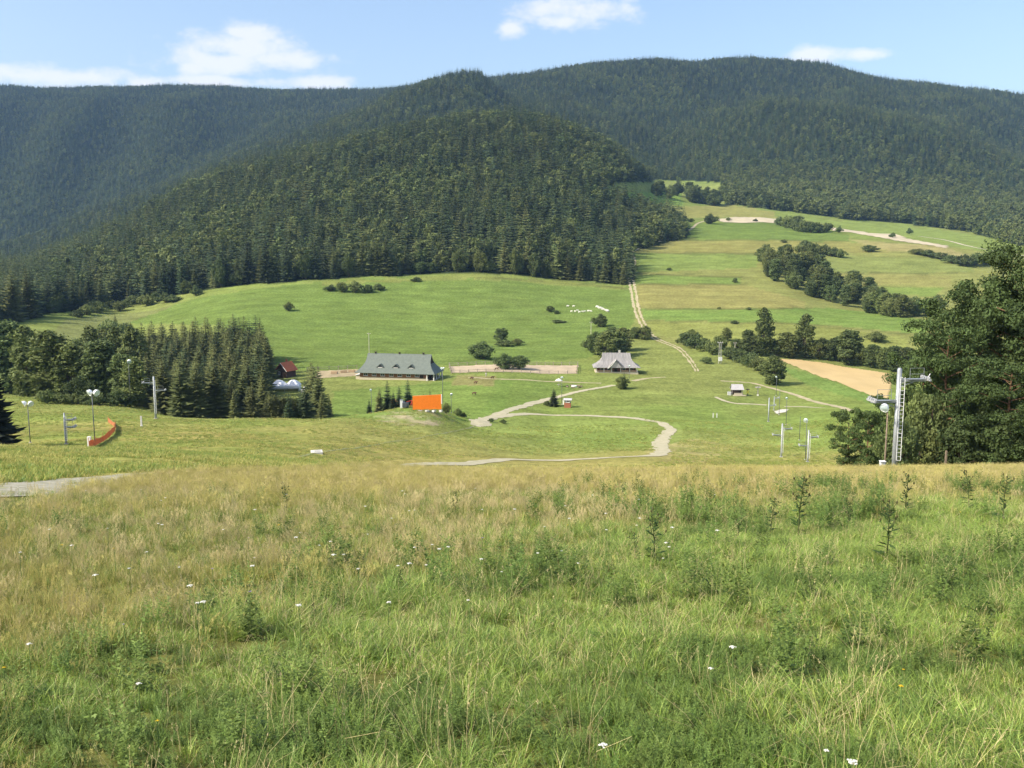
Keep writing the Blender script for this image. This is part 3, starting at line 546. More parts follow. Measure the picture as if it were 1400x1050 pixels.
# ---------------------------------------------------------------- single trees and bushes of the valley
def pxtree(kind, px, py, hp, wp, label, group=None, ymin=150., Y=None, name=None):
    p = G(px, py, ymin) if Y is None else P(px, Y); m_ = mpp(p); h = hp*m_; w = wp*m_
    if Y is not None: h = (project(*p)[1]-(py-hp))*m_              # hidden foot: height up to the given top
    S = POP if kind == 'd' and h > 1.3*w else {'d': DEC, 'b': BUSH, 'p': POP, 's': SPR}[kind]; nm = name or {'d': 'broadleaf_tree', 'b': 'bush', 'p': 'poplar_tree', 's': 'spruce_tree'}[kind]
    if kind == 's': w = w*1.0
    return tree(nm, random.choice(S), p, h, label, 'bush' if kind == 'b' else 'tree', group, wscale=w)
T = pxtree
T('b', 395, 425, 11, 12, 'lone round bush in the middle of the bright meadow')
for x, y, h, w in [(452,398,8,15),(468,399,12,15),(485,400,14,17),(503,400,11,15),(518,397,9,13)]: T('b', x, y, h, w, 'bush in the low thicket near the top of the bright meadow', 'thicket at the top of the meadow')
T('b', 569, 385, 6, 12, 'small flat bush alone just below the forest edge')
T('b', 150, 462, 22, 30, 'broad bush on the rough ground at the tapering end of the meadow'); T('b', 170, 458, 16, 22, 'smaller bush against the broad one at the end of the meadow'); T('s', 158, 450, 20, 9, 'little pointed spruce poking out behind the broad meadow-end bush')
for k in range(13): T('b', 105+k*11+random.uniform(-4, 4), 431-k*1.7+random.uniform(-3, 3), random.uniform(9, 15), random.uniform(14, 22), 'bush in the hedge between forest and meadow end', 'hedge below the forest')
T('b', 268, 404, 13, 14, 'round bush at the corner where forest meets meadow hedge')
T('d', 660, 491, 23, 29, 'round-crowned tree standing free beyond the riding arena'); T('d', 685, 468, 19, 17, 'small tree above the stony patch in the meadow')
T('b', 691, 473, 8, 22, 'low bush on the stony patch in the meadow'); T('b', 708, 472, 8, 13, 'little bush at the end of the stony patch')
T('d', 689, 505, 21, 22, 'tree at the arena fence, left one of the pair'.replace('left one of the pair', 'the leafier of the pair')); T('d', 710, 505, 19, 23, 'broader tree of the pair at the arena fence')
T('b', 752, 426, 8, 10, 'dark bush in the meadow below the sheep'); T('b', 761, 429, 5, 7, 'tiny bush beside the dark bush near the sheep'); T('b', 763, 441, 4, 16, 'low scrub on the grassy bank behind the farmhouse trees')
T('d', 821, 447, 17, 18, 'tree standing alone above the grove behind the farmhouse')
for x, y, h, w in [(806,479,18,16),(816,485,30,24),(829,491,38,28),(845,487,34,26),(852,480,32,24),(836,472,24,22)]: T('d', x, y, h, w, 'leafy tree in the grove behind the grey-roofed farmhouse', 'grove behind the farmhouse')
T('d', 869, 463, 15, 18, 'tree at the farm track next to the grove'); T('d', 879, 464, 18, 22, 'round tree right beside the bend of the farm track')
T('s', 757, 556, 25, 15, 'small spruce beside the little kiosk'); T('b', 748, 555, 7, 7, 'tiny bush at the foot of the small spruce by the kiosk')
T('d', 849, 532, 17, 16, 'small leafy tree on the lawn before the farmhouse'); T('s', 853, 531, 22, 9, 'thin young spruce in the small lawn tree before the farmhouse')
for x, y, h, w in [(938,472,17,22),(951,476,19,22),(963,480,18,19),(974,485,17,18),(946,466,14,18),(984,477,17,18)]: T('b', x, y, h, w, 'rounded bush in the hedge behind the transformer pole', 'hedge behind the transformer pole')
T('d', 993, 466, 18, 13, 'small upright tree behind the hedge near the transformer pole'); T('b', 966, 497, 9, 14, 'low bush on the slope below the transformer pole')
T('p', 1043, 487, 66, 24, 'tallest poplar-like tree in the row above the stubble field'); T('p', 1100, 489, 60, 24, 'second-tallest poplar-like tree in the row above the stubble field')
for x, y, h, w in [(1022,484,34,20),(1032,486,28,18),(1062,488,24,24),(1076,489,35,26),(1118,491,27,26),(1132,492,28,24),(1145,494,34,24),(1178,500,28,22),(1192,503,33,22),(1207,505,30,22),(1222,508,36,24),(1238,510,36,26),(1085,488,22,22),(1008,484,20,18)]: T('d', x, y, h, w, 'leafy tree in the row along the upper edge of the stubble field', 'row above the stubble field')
T('d', 1160, 499, 49, 34, 'broad tall tree in the row above the stubble field'); T('b', 1197, 467, 12, 24, 'solitary bush on the field above the stubble row')
for x, y, h, w in [(998,491,17,20),(1012,495,18,21),(1025,501,19,22),(1036,507,17,20),(1045,510,14,16)]: T('b', x, y, h, w, 'bush in the lower hedge between transformer pole and stubble field', 'lower hedge by the stubble field')
T('d', 1057, 526, 40, 29, 'round tree standing alone at the tip of the stubble field')
for i in range(62):
    t = random.random(); x = 1045+t*165; yb = np.interp(x, [1040, 1100, 1160, 1210], [382, 402, 424, 432]); y = yb-random.random()*np.interp(x, [1040, 1120, 1210], [22, 42, 18]); T('d', x, y, random.uniform(21, 35), random.uniform(15, 23), 'leafy tree in the dense copse on the striped fields', 'copse on the striped fields', 400)
for x, y, h in [(1218,433,24),(1234,434,31),(1250,432,25),(1266,431,23),(1281,429,24),(1226,420,18)]: T('d', x, y, h, 22, 'leafy tree in the tail of the copse toward the pines', 'tail of the copse', 400)
for x, y, h, w in [(1067,309,12,14),(1076,312,15,16),(1086,315,16,17),(1097,317,16,18),(1108,318,15,18),(1119,318,13,17),(1130,317,11,14),(1090,308,13,16)]: T('b', x, y, h, w, 'bush in the small copse between the two bare strips', 'copse between the bare strips', 500)
for k in range(9): T('b', 1093+k*7, 343+k*1.1+random.uniform(-2, 3), random.uniform(9, 17), 14, 'bush in the scrub strip above the dense copse', 'scrub above the copse', 500)
T('d', 971, 306, 13, 16, 'rounded tree at the left tip of the bare strip'.replace('left tip', 'farm track end'))
for x, y, h, w, l in [(945,304,5,8,'tiny bush by the farm track short of the bare strip'),(996,302,4,6,'tiny bush on the bare strip nearest the rounded tree'),(1033,303,4,6,'tiny bush at the middle of the bare strip'),(1147,318,9,8,'small pointed bush on the long bare strip'),(1220,325,7,7,'small bush beside the long bare strip below the sandy track'),(1243,320,8,8,'dark bush at the start of the sandy track'),(1188,344,9,18,'flat bush on the pale stubble below the long bare strip'),(1072,332,4,8,'tiny bush on the green strip below the small copse'),(915,370,4,6,'tiny bush on the field beside the forest corner'),(1005,387,7,6,'small bush on the terrace bank between copse and farm track'),(1240,413,8,12,'bush on the terrace between copse and pines'),(1024,424,4,6,'dark dot of a bush on the bank of the bright strip'),(983,423,3,5,'tiniest bush on the bank of the bright strip'),(1004,443,5,9,'low bush below the bright strip')]: T('b', x, y, h, w, l, None, 350)
for x, y, h, w in [(1270,351,9,20),(1285,354,9,18),(1302,360,11,20),(1318,364,16,20),(1333,363,17,22),(1348,362,15,20),(1362,358,16,20),(1376,350,14,18),(1255,348,7,18)]: T('b', x, y, h, w, 'bush in the long hedge under the sandy track', 'hedge under the sandy track', 450)
for i in range(16): x = random.uniform(893, 985); T('d', x, np.interp(x, [890, 985], [272, 284])-random.uniform(0, 10), random.uniform(15, 24), random.uniform(12, 18), 'leafy tree in the belt between the two uppermost fields', 'belt between the uppermost fields', 600)
# left corner
for x, y, h, w, Y, l in [(72,452,0,56,258,'broad dark tree behind the forked lamp and the pylon'),(100,470,0,46,256,'lower rounded tree beside the broad dark one at the clearing'),(141,462,0,52,254,'bushy tree behind the tall double lamp'),(40,446,0,46,290,'dark tree at the back of the clearing, nearest the black fir'),(15,436,0,50,310,'tree partly behind the black fir, at the back'),(122,478,0,36,265,'slender tree between two broad ones at the clearing'),(168,482,0,36,250,'small tree joining the plantation by the single lamp'),(186,488,0,34,246,'tree in the shade at the foot of the single lamp'),(110,515,0,30,238,'light green bush at the edge of the clearing')]:
    T('d', x, y, h, w, l, None, Y=Y)
for k in range(10): T('d', 8+k*20+random.uniform(-6, 6), 452+random.uniform(-6, 14), 0, 38, 'tree in the mixed wood behind the clearing', 'mixed wood behind the clearing', Y=340+random.uniform(-30, 40))
for k in range(6): T('s', 50+k*24+random.uniform(-8, 8), 452+random.uniform(0, 18), 0, 26, 'spruce rising out of the mixed wood behind the clearing', 'spruces in the mixed wood', Y=300+random.uniform(-20, 30))
for k in range(7): T('b', 62+k*19+random.uniform(-5, 5), 552+k*.6, 13+random.uniform(0, 8), 24, 'shrub at the foot of the trees edging the clearing', 'shrubs edging the clearing', 190)
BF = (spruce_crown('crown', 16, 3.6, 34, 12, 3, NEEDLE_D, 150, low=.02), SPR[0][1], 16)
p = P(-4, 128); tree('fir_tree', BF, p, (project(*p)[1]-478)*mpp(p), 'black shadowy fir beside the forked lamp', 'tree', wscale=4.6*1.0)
# spruces around the orange screen
for x, tp, w, Y, l in [(519,530,13,250,'small spruce right next to the single lamp by the orange screen'),(530,519,17,252,'tall spruce between the lamp and the orange screen'),(546,526,15,250,'middle spruce behind the orange net'),(558,518,18,252,'tall dark spruce touching the orange screen'),(538,536,12,248,'shortest spruce behind the orange net'),(505,545,8,249,'dark little spruce at the foot of the lamp')]: T('s', x, tp, 0, w, l, None, Y=Y)
T('s', 588, 562-31, 0, 5, 'thin spruce tip showing above the orange screen', None, Y=252)
for x, y, h, w, l in [(610,566,14,9,'thin bush against the edge of the orange screen'),(626,569,10,10,'dark bush on the knoll below the small lamp'),(634,571,7,8,'lowest bush on the knoll shoulder')]: T('b', x, y, h, w, l, None, 200)
T('b', 688, 579, 6, 8, 'small bush beside the spoil heap'); T('b', 672, 577, 5, 7, 'tiny bush on the spoil heap')
# ---------------------------------------------------------------- the tall pines right of the pylon
def pine_big(name, h, w, nl, seed, base, lsz=.20, m=PINE, per=130, low=0.1):
    r = np.random.default_rng(seed); cs = []; rad = []; limbs = []
    for k in range(nl):
        t = low+(1-low)*(k+.5)/nl; z = h*t; L = w/2*(math.sin(math.pi*min(1, .12+(1-t)*.95)**.8))**.7*(.55+.6*r.random())+.35; a = 2.4*k+r.normal(0, .3); tip = np.array([math.cos(a)*L, math.sin(a)*L, z+L*r.uniform(-.05, .35)])
        limbs.append(((0, 0, z-.05*h), tuple(tip), .02*h*(1-t)*.5+.03))
        for q in (.45, .72, 1.):
            for s in range(2 if q > .5 else 1): cs.append(np.array([0, 0, z])*(1-q)+tip*q+r.normal(0, .07*w, 3)*np.array([1, 1, .5])); rad.append(w*(.085+.06*r.random()))
    cs = np.array(cs); rad = np.array(rad); n = len(cs)*per; d = unit(r.normal(size=(n, 3))); rr = r.random((n, 1))**.4
    c = np.repeat(cs, per, 0)+d*rr*np.repeat(rad, per)[:, None]*np.array([1, 1, .62]); nr = unit(d*.8+.7*r.normal(size=(n, 3))+np.array([0, 0, .4])); t1 = unit(np.cross(nr, r.normal(size=(n, 3)))); t2 = np.cross(nr, t1); s = lsz*(.55+.8*r.random((n, 1)))
    return quads_mesh('crown', c, t1*s, t2*s, m), trunk_mesh('trunk', h*.97, .021*h*.6+.05, PBARK, seed=seed, limbs=limbs, lean=.02), h, w
PA = pine_big('a', 20, 10.5, 40, 600, 0, .15, PINE, 200); PB = pine_big('b', 17, 9., 38, 601, 0, .15, PINE, 200); PC = pine_big('c', 14, 8, 34, 602, 0, .14, PINE, 180); PD = pine_big('d', 7, 5, 24, 603, 0, .10, PINE, 150, .02)
def pine(pr, px, Y, top, wp, label, nm='pine_tree'):
    p = P(px, Y); m_ = mpp(p); tree(nm, pr, p, (project(*p)[1]-top)*m_, label, 'tree', wscale=wp*m_)
pine(PA, 1392, 96, 352, 155, 'tallest pine of the dark stand beside the big lift pylon'); pine(PB, 1330, 100, 398, 125, 'second tall pine of the stand, between the tallest and the pylon')
pine(PC, 1285, 94, 452, 92, 'pine with a bare reddish trunk low down, in the stand near the pylon'); pine(PB, 1445, 90, 330, 150, 'pine at the far right end of the stand'.replace('far right end', 'outer end')); pine(PC, 1256, 104, 488, 78, 'lower pine right behind the big lift pylon')
pine(PA, 1350, 118, 420, 140, 'pine at the back of the stand, mostly hidden'); pine(PC, 1372, 86, 500, 110, 'leafy low pine at the front of the stand')
pine(PD, 1158, 104, 566, 52, 'bushy young pine standing left of the lamp by the big pylon'.replace('left of', 'a little way from')); pine(PD, 1184, 100, 562, 44, 'bushy young pine close beside the lamp by the big pylon'); pine(PD, 1208, 108, 545, 52, 'young pine directly behind the lamp by the big pylon')
for k, (x, tp, w) in enumerate([(1228, 575, 46), (1252, 582, 50), (1275, 590, 44), (1312, 575, 56), (1340, 560, 64), (1368, 568, 60), (1400, 560, 70), (1300, 600, 36), (1325, 590, 44), (1385, 590, 44), (1240, 540, 50), (1268, 545, 50)]):
    p = P(x, 84+random.uniform(0, 10)); m_ = mpp(p); tree('bush', DEC[k % 4], p, (project(*p)[1]-tp)*m_, 'leafy undergrowth bush at the foot of the tall pines', 'bush', 'undergrowth below the pines', wscale=w*m_)
# ---------------------------------------------------------------- lift pylons
STEEL = mat('galvanised_steel', (.36, .385, .40), rough=.5, metal=.35, noise=.25, nscale=2, spec=.4)
STEEL_D = mat('dark_steel', (.10, .11, .12), rough=.5, metal=.4)
CONC = mat('concrete', (.46, .45, .41), noise=.25, nscale=3, bump=.2)
WOODP = mat('weathered_post', (.27, .21, .15), noise=.4, nscale=6)
WHITE = mat('white_paint', (.78, .78, .76), rough=.6, noise=.12, nscale=4)
def pylon(p, h, label, rz=0., arms=((.78, -1), (.9, 1)), rail=True, ladder=True):
    o = thing('lift_pylon', label, 'pylon', tuple(p), rz, 'ski-lift pylons'); r = h*.021+.05
    MB().tube((0, 0, -2), (0, 0, h), r, r*.8, 14).lathe((0, 0, h), [(r*.8, 0), (r*.55, .12), (0, .14)], 14).build('column', STEEL, o, True)
    MB().box((0, 0, .0), (r*3.2, r*3.2, .3)).build('footing', CONC, o)
    if ladder:
        lb = MB(); x = r+.12; ya = -r*.9-.1; z0, z1 = h*.14, h*.93
        for y in (-.17, .17): lb.tube((x*.45+y, ya, z0), (x*.45+y, ya, z1), .028, n=5)
        n = int((z1-z0)/.30)
        for k in range(n+1): lb.tube((x*.45-.17, ya, z0+k*.3), (x*.45+.17, ya, z0+k*.3), .022, n=4)
        for k in range(4): lb.tube((0, 0, z0+k*(z1-z0)/3), (x*.45, ya, z0+k*(z1-z0)/3), .02, n=4)
        lb.build('ladder', WHITE, o)
    for f, s in arms:
        z = h*f; L = h*.19+.42; a = MB().box((s*(L/2+r*.6), 0, z), (L, .18, .22)).tube((s*r*.8, 0, z-.45), (s*L*.75, 0, z-.06), .035, n=5).build('arm', STEEL, o)
        b = MB().box((s*(L+r*.6), 0, z+.06), (.12, 1.5, .14))
        for k in range(4): b.lathe((s*(L+r*.6)-.06*s, -.55+k*.37, z+.19), [(0, -.05), (.13, -.05), (.11, 0), (.13, .05), (0, .05)], 10, (1, 0, 0))
        b.tube((s*(L+r*.6), -.2, z+.1), (s*(L+r*.9+.15), -.2, z+.5), .03, n=5).build('roller_battery', mat('roller_grey', (.42, .43, .44), rough=.5, metal=.3), o)
        if rail:
            rl = MB(); x0, x1 = s*L*.35, s*L*.9
            for x in (x0, x1):
                rl.tube((x, -.3, z+.08), (x, -.3, z+.95), .02, n=4)
            for zz in (.5, .95): rl.tube((x0, -.3, z+zz), (x1, -.3, z+zz), .018, n=4)
            rl.build('railing', STEEL, o); MB().box((s*L*.62, -.12, z+.1), (L*.6, .5, .03)).build('platform', STEEL, o)
    return o
def pyl(px, Y, top, label, **k):
    p = P(px, Y); return pylon(p, (project(*p)[1]-top)*mpp(p), label, **k)
pyl(1222, 74, 504, 'big ladder pylon rising in front of the dark pines', rz=R(4), arms=((.70, -1), (.90, 1)))
pyl(1104, 176, 588, 'ladder pylon on the lower slope with a lamp beside it', rz=R(-8), arms=((.52, -1), (.80, 1)))
pyl(1068, 190, 579, 'pylon on the lower slope, next below the one with the lamp beside it', rz=R(-10), arms=((.66, -1), (.86, 1)))
pyl(1050.5, 268, 544, 'slim pylon without railing down by the white gravel patch', arms=((.7, 1),), rail=False, ladder=False)
pyl(1058, 292, 542, 'smallest pylon at the bottom end of the lift', arms=((.9, 1),), rail=False, ladder=False)
pyl(90.5, 132, 565, 'pylon with ladder between the forked lamp and the orange net fence', rz=R(6), arms=((.80, 1), (.56, 1)))
pyl(213, 196, 515, 'pylon at the edge of the spruce plantation', rz=R(5), arms=((.86, -1), (.68, 1)))
# ---------------------------------------------------------------- floodlights
SHADE = mat('lamp_shade', (.80, .82, .82), rough=.35, spec=.5); GLASS = mat('lamp_glass', (.60, .72, .74), rough=.15, spec=.6)
def lamp(p, h, heads, label, size=.42, wood=False):
    o = thing('floodlight_pole', label, 'lamp post', tuple(p), 0., 'floodlight poles on the slope'); m = WOODP if wood else STEEL_D
    MB().tube((0, 0, -1.2), (0, 0, h-.3), .085 if wood else .075, .055, 8).build('pole', m, o, True); MB().box((0, 0, 0), (.35, .35, .3)).build('footing', CONC, o)
    for s in heads:
        MB().tube((0, 0, h-.35), (s*size*.6, -.05, h-.1), .03, n=5).build('bracket', m, o)
        c = (s*size*.95, -.08, h-.02); ax = (s*.8, -.55, -.5)
        hd = MB().lathe(c, [(size*.18, -size*.75), (size*.55, -size*.55), (size*.72, -.05), (size*.78, size*.12)], 14, ax).build('lamp_head', SHADE, o, True)
        MB().lathe(c, [(size*.74, size*.05), (size*.5, size*.14), (0, size*.17)], 14, ax).build('lens', GLASS, hd, True)
    return o
def lmp(px, by, top, heads, label, Y=None, **k):
    p = G(px, by, 90.) if Y is None else P(px, Y); h = (project(*p)[1]-top)*mpp(p); return lamp(p, h, heads, label, **k)
lmp(41.5, 606, 551, (-1, 1), 'forked two-headed lamp next to the black fir', size=.55); lmp(130, 609, 536, (-.6, 1.2), 'tall two-headed lamp at the end of the orange net fence', size=.6)
lmp(179, 556, 494, (.35,), 'single dark lamp against the trees left of the plantation pylon'.replace('left of', 'beside'), size=.75); lmp(508, 563, 533, (-.3,), 'lamp with a white head at the spruces by the orange screen', size=.48)
lmp(605.5, 560, 503, (-.8, .8), 'tall two-headed lamp at the corner of the orange screen', size=.45); lmp(617, 565, 539, (.2,), 'short lamp right of the orange screen on the knoll'.replace('right of the orange screen on the knoll', 'on the knoll shoulder past the orange screen'), size=.5)
lmp(768, 553, 516, (-.4, .4), 'lamp behind the little kiosk', size=.45); lmp(860, 524, 500, (-.5, .5), 'thin lamp on the lawn in front of the farmhouse', size=.4)
lmp(1061, 541, 515, (-.5,), 'lamp under the lone round tree by the stubble field', size=.45); lmp(1065, 567, 532, (), 'bare pole beside the white gravel patch'); lmp(1074.5, 581, 544, (-.3,), 'white-headed lamp just past the white gravel patch', size=.45)
lmp(1093, 602, 567, (), 'bare thin pole between the lamps on the lower slope'); lmp(1101, 629, 574, (-.5,), 'curved white lamp beside the ladder pylon on the lower slope', size=.6)
lmp(1209, 0, 556, (-.7,), 'wooden lamp post with a large white head beside the big pylon', Y=73, size=.46, wood=True)
p = P(1205.5, 72.6); MB().box((0, 0, .3), (.36, .28, 1.35)).build('housing', mat('grey_cabinet', (.52, .55, .58), rough=.5), tag(thing('switch_cabinet', 'grey metal cabinet at the foot of the wooden lamp post', 'cabinet', tuple(p)), None)).name
cab = [o for o in bpy.data.objects if o.name.startswith('switch_cabinet')][0]; MB().box((0, -.15, .35), (.30, .03, 1.1)).build('door', WHITE, cab); MB().box((0, -.04, 1.0), (.42, .40, .05)).build('lid', WHITE, cab)
p = P(1292, 72); o = thing('post', 'brown and white post standing before the pines', 'post', tuple(p)); MB().box((0, 0, .7), (.12, .12, 1.9)).build('upper_post', WOODP, o); MB().box((.02, -.07, .15), (.15, .04, .7)).build('white_band', WHITE, o)
p = G(193.5, 583, 100.); o = thing('marker_post', 'short white and grey post on the hill right of the net fence'.replace('right of', 'away from'), 'post', tuple(p)); MB().box((0, 0, .9), (.28, .2, 2.0)).build('shaft', mat('grey_post', (.55, .53, .5)), o); MB().box((0, 0, .12), (.36, .28, .3)).build('base', WHITE, o)
# ---------------------------------------------------------------- orange net fence by the tall lamp
ORN = mat('orange_net', (.72, .30, .14), rough=.7, noise=.3, nscale=5, trans=.45); ORB = mat('orange_sheet', (.95, .235, .02), rough=.55, noise=.10, nscale=1.5)
fp = [G(x, y, 90.) for x, y in [(122, 613), (131, 610), (141, 604.5), (150, 598), (157, 590), (158, 585), (148, 578)]]
o = thing('net_fence', 'orange plastic net fence curving beside the tall two-headed lamp', 'fence', tuple(fp[0])); nb = MB()
for k in range(len(fp)-1):
    a, b = fp[k]-fp[0], fp[k+1]-fp[0]; n = 5
    for j in range(n):
        u = a+(b-a)*j/n; v = a+(b-a)*(j+1)/n; hh = .9+.1*math.sin(k*2+j); nb.slab([(u[0], u[1], u[2]+.1), (v[0], v[1], v[2]+.1), (v[0], v[1], v[2]+hh), (u[0], u[1], u[2]+hh)], .03)
nb.build('net', ORN, o)
for q in fp: q = q-fp[0]; MB().tube((q[0], q[1], q[2]-.3), (q[0], q[1], q[2]+1.35), .04, n=6).build('stake', mat('net_stake', (.45, .22, .10)), o)
q = G(122.5, 611, 90.)-fp[0]; MB().box((q[0], q[1], q[2]+.55), (.42, .3, 1.6)).build('white_post', WHITE, o)
# ---------------------------------------------------------------- orange screen on the knoll
p = G(584, 563, 150.); m_ = mpp(p); o = thing('orange_screen', 'large bright orange protective screen standing on the knoll', 'screen', tuple(p), R(6)); Wd = 39*m_; H0 = .55; H1 = 23.5*m_
sb = MB(); n = 16
for k in range(n):
    x0 = -Wd/2+Wd*k/n; x1 = -Wd/2+Wd*(k+1)/n; y0 = .004*math.sin(k*1.9); y1 = .004*math.sin((k+1)*1.9); s0 = -.28*(1-k/n); s1 = -.28*(1-(k+1)/n); sb.slab([(x0, y0, H0-.04*math.cos(k*1.3)), (x1, y1, H0-.04*math.cos((k+1)*1.3)), (x1, y1, H1+s1), (x0, y0, H1+s0)], .06)
sb.build('sheet', ORB, o)
for k in range(5):
    x = -Wd/2+.15+(Wd-.3)*k/4; MB().tube((x, .12, -.3), (x, .12, H1-.3), .05, n=6).build('upright', STEEL_D, o); MB().box((x, -.05, .12), (.85, .6, .42), .3*k).build('concrete_foot', mat('white_concrete', (.68, .66, .60), noise=.15), o)
MB().tube((-Wd/2, .12, H1-.3), (Wd/2, .12, H1-.05), .05, n=6).build('top_rail', mat('pale_rail', (.75, .5, .3)), o); MB().box((Wd/2+.05, 0, H1*.72), (.22, .16, H1*.55)).build('white_edge', WHITE, o)
p = G(540, 557, 150.); m_ = mpp(p); o = thing('orange_barrier', 'small faded orange net barrier behind the knoll, near the white cabinet', 'barrier', tuple(p)); b = MB()
for k in range(6):
    x0 = (-7+14*k/6)*m_; x1 = (-7+14*(k+1)/6)*m_; b.slab([(x0, .1*math.sin(k), .1), (x1, .1*math.sin(k+1), .1), (x1, .1*math.sin(k+1), 11*m_*(.8+.2*math.sin(k*.6+.6))), (x0, .1*math.sin(k), 11*m_*(.8+.2*math.sin(k*.6)))], .04)
b.build('net', ORN, o)
for x in (-6.5*m_, 0, 6.5*m_): MB().tube((x, .1, -.2), (x, .1, 11.5*m_), .05, n=5).build('stake', mat('net_stake', (.45, .22, .10)), o)
p = G(549, 558, 150.); m_ = mpp(p); o = thing('control_cabinet', 'narrow white cabinet between orange barrier and orange screen', 'cabinet', tuple(p)); MB().box((0, 0, 5.5*m_), (3.6*m_, .6, 11*m_)).build('housing', WHITE, o); MB().box((3.2*m_, 0, 5*m_), (2*m_, .6, 10*m_)).build('side_panel', mat('blue_grey', (.12, .14, .2)), o); MB().box((0, 0, 11.4*m_), (4.2*m_, .7, .12)).build('lid', STEEL, o)
p = G(558, 558, 150.); o = thing('winch', 'dark winch with a red guard next to the orange screen', 'machine', tuple(p)); MB().box((-.6, 0, .75), (1.5, .9, 1.1)).build('housing', STEEL_D, o); MB().lathe((-.6, -.5, .8), [(0, -.1), (.55, -.1), (.5, 0), (.55, .1), (0, .1)], 14, (0, 1, 0)).build('drum', STEEL_D, o)
MB().tube((.3, 0, 0), (1.0, 0, 1.9), .07, n=6).tube((.9, 0, 0), (1.0, 0, 1.9), .07, n=6).tube((-.4, 0, 1.5), (1.0, 0, 1.9), .07, n=6).build('guard', mat('red_paint', (.55, .07, .05)), o)
# concrete slab on the footpath
p = G(433, 620, 60.); o = thing('concrete_slab', 'pale concrete slab lying on the grass beside the footpath', 'slab', tuple(p), R(14)); MB().box((0, 0, .16), (1.5, 1.7, .3)).build('slab', mat('pale_concrete', (.62, .60, .55), noise=.15, nscale=3), o); MB().box((.1, 0, .335), (.8, .9, .05)).build('lid', CONC, o)
# ---------------------------------------------------------------- buildings
LOG = mat('brown_logs', (.23, .105, .055), noise=1, nscale=3.2, col2=(.32, .17, .09), bump=.5, bscale=3, stretch=(.15, .15, 4)); STONE = mat('pale_stone', (.60, .53, .38), noise=1, nscale=2.5, col2=(.46, .40, .28), bump=.5, bscale=4)
ROOFG = mat('green_grey_roof', (.150, .175, .150), rough=.65, noise=.18, nscale=1.2, bump=.15, bscale=9); DARKW = mat('dark_timber', (.055, .040, .032), noise=.3, nscale=3); PANE = mat('window_pane', (.03, .035, .045), rough=.1, spec=.6)
TRIM = mat('white_trim', (.74, .72, .66), rough=.7)
def win(o, x, y, z, w, h, n=(0, -1), trim=TRIM, shut=True):
    f = MB(); t = .1; rz = 0 if abs(n[1]) > .5 else R(90); X = lambda d: (x+d*abs(n[1]), y+d*abs(n[0])); px_, py_ = n[0]*.05, n[1]*.05
    for d in (-w/2, w/2): c = X(d); f.box((c[0]+px_, c[1]+py_, z), (t, .1, h+t), rz)
    for zz in (-h/2, h/2): f.box((x+px_, y+py_, z+zz), (w-t, .12, t), rz)
    f.box((x+px_, y+py_, z), (.06, .08, h-t), rz)
    fo = f.build('window', trim, o); MB().box((x+px_*.4, y+py_*.4, z), (w-.05, .03, h-.05), rz).build('pane', PANE, fo); MB().box((x+px_*2, y+py_*2, z-h/2-.08), (w+.25, .2, .07), rz).build('sill', trim, fo); return fo
# long lodge ------------------------------------------------------------
pL, pR = G(492, 518, 250.), G(599, 521, 250.); c = (pL+pR)/2; ang = R(-11); o = thing('lodge', 'long timber lodge with a steep grey-green roof and three triangular dormers', 'lodge', (c[0], c[1]+4.5, min(pL[2], pR[2])-.1), ang)
hb_ = 12.6; dp = 5.0
MB().box((-.8, 0, .1), (2*hb_+.4, 2*dp+.4, 2.0)).build('stone_base', STONE, o); w = MB().box((-.8, 0, 1.9), (2*hb_, 2*dp, 1.6)).build('wall', LOG, o)
for k in range(6): MB().box((-.8, -dp-.04, 1.25+k*.26), (2*hb_+.1, .14, .2)).build('log', LOG, w)
for k in range(7): win(o, -11.2+k*3.2, -dp-.1, 2.05, 1.5, .85)
win(o, -.8+hb_+.05, -1.6, 2.0, 1.2, .9, (1, 0)); win(o, -.8+hb_+.05, 1.8, 2.0, 1.2, .9, (1, 0))
EH, EX, EY, RZ, RX, GZ = 2.75, 14.9, 6.4, 9.2, 12.0, 6.7; yb = EY*(RZ-GZ)/(RZ-EH)*.93; ml = lambda t: EY*(1-t)-.55*math.sin(math.pi*t)*1.0
roof = MB()
def slope(sg):
    N = 6; rows = []
    for k in range(N+1):
        t = k/N; z = EH+(RZ-EH)*t; y = sg*ml(t); x = EX+(RX-EX)*min(1, t*(RZ-EH)/(GZ-EH)) - .45*math.sin(math.pi*min(1, t*(RZ-EH)/(GZ-EH))); rows.append([(-x-.0, y, z), (x, y, z)])
    for k in range(N):
        q = [rows[k][0], rows[k][1], rows[k+1][1], rows[k+1][0]]; q = q if sg < 0 else q[::-1]; roof.slab(q, .14)
    return rows
ra = slope(-1); rb = slope(1)
kG = max(k for k in range(7) if EH+(RZ-EH)*k/6 <= GZ+.01)
for s in (0, 1):
    for k in range(kG):
        q = [ra[k][s], rb[k][s], rb[k+1][s], ra[k+1][s]]; q = q[::-1] if s == 0 else q; roof.slab(q, .14)
ro_ = roof.build('roof', ROOFG, o)
for s in (0, 1):
    g = MB(); sx = -.15 if s else .15; pts = [ra[kG][s], rb[kG][s]]+[rb[k][s] for k in range(kG+1, 7)]+[ra[k][s] for k in range(5, kG, -1)]; pts = [(q[0]+sx, q[1]*.96, q[2]-.06) for q in pts]; g.poly(*(pts if s else pts[::-1])); g.build('gable', DARKW, ro_)
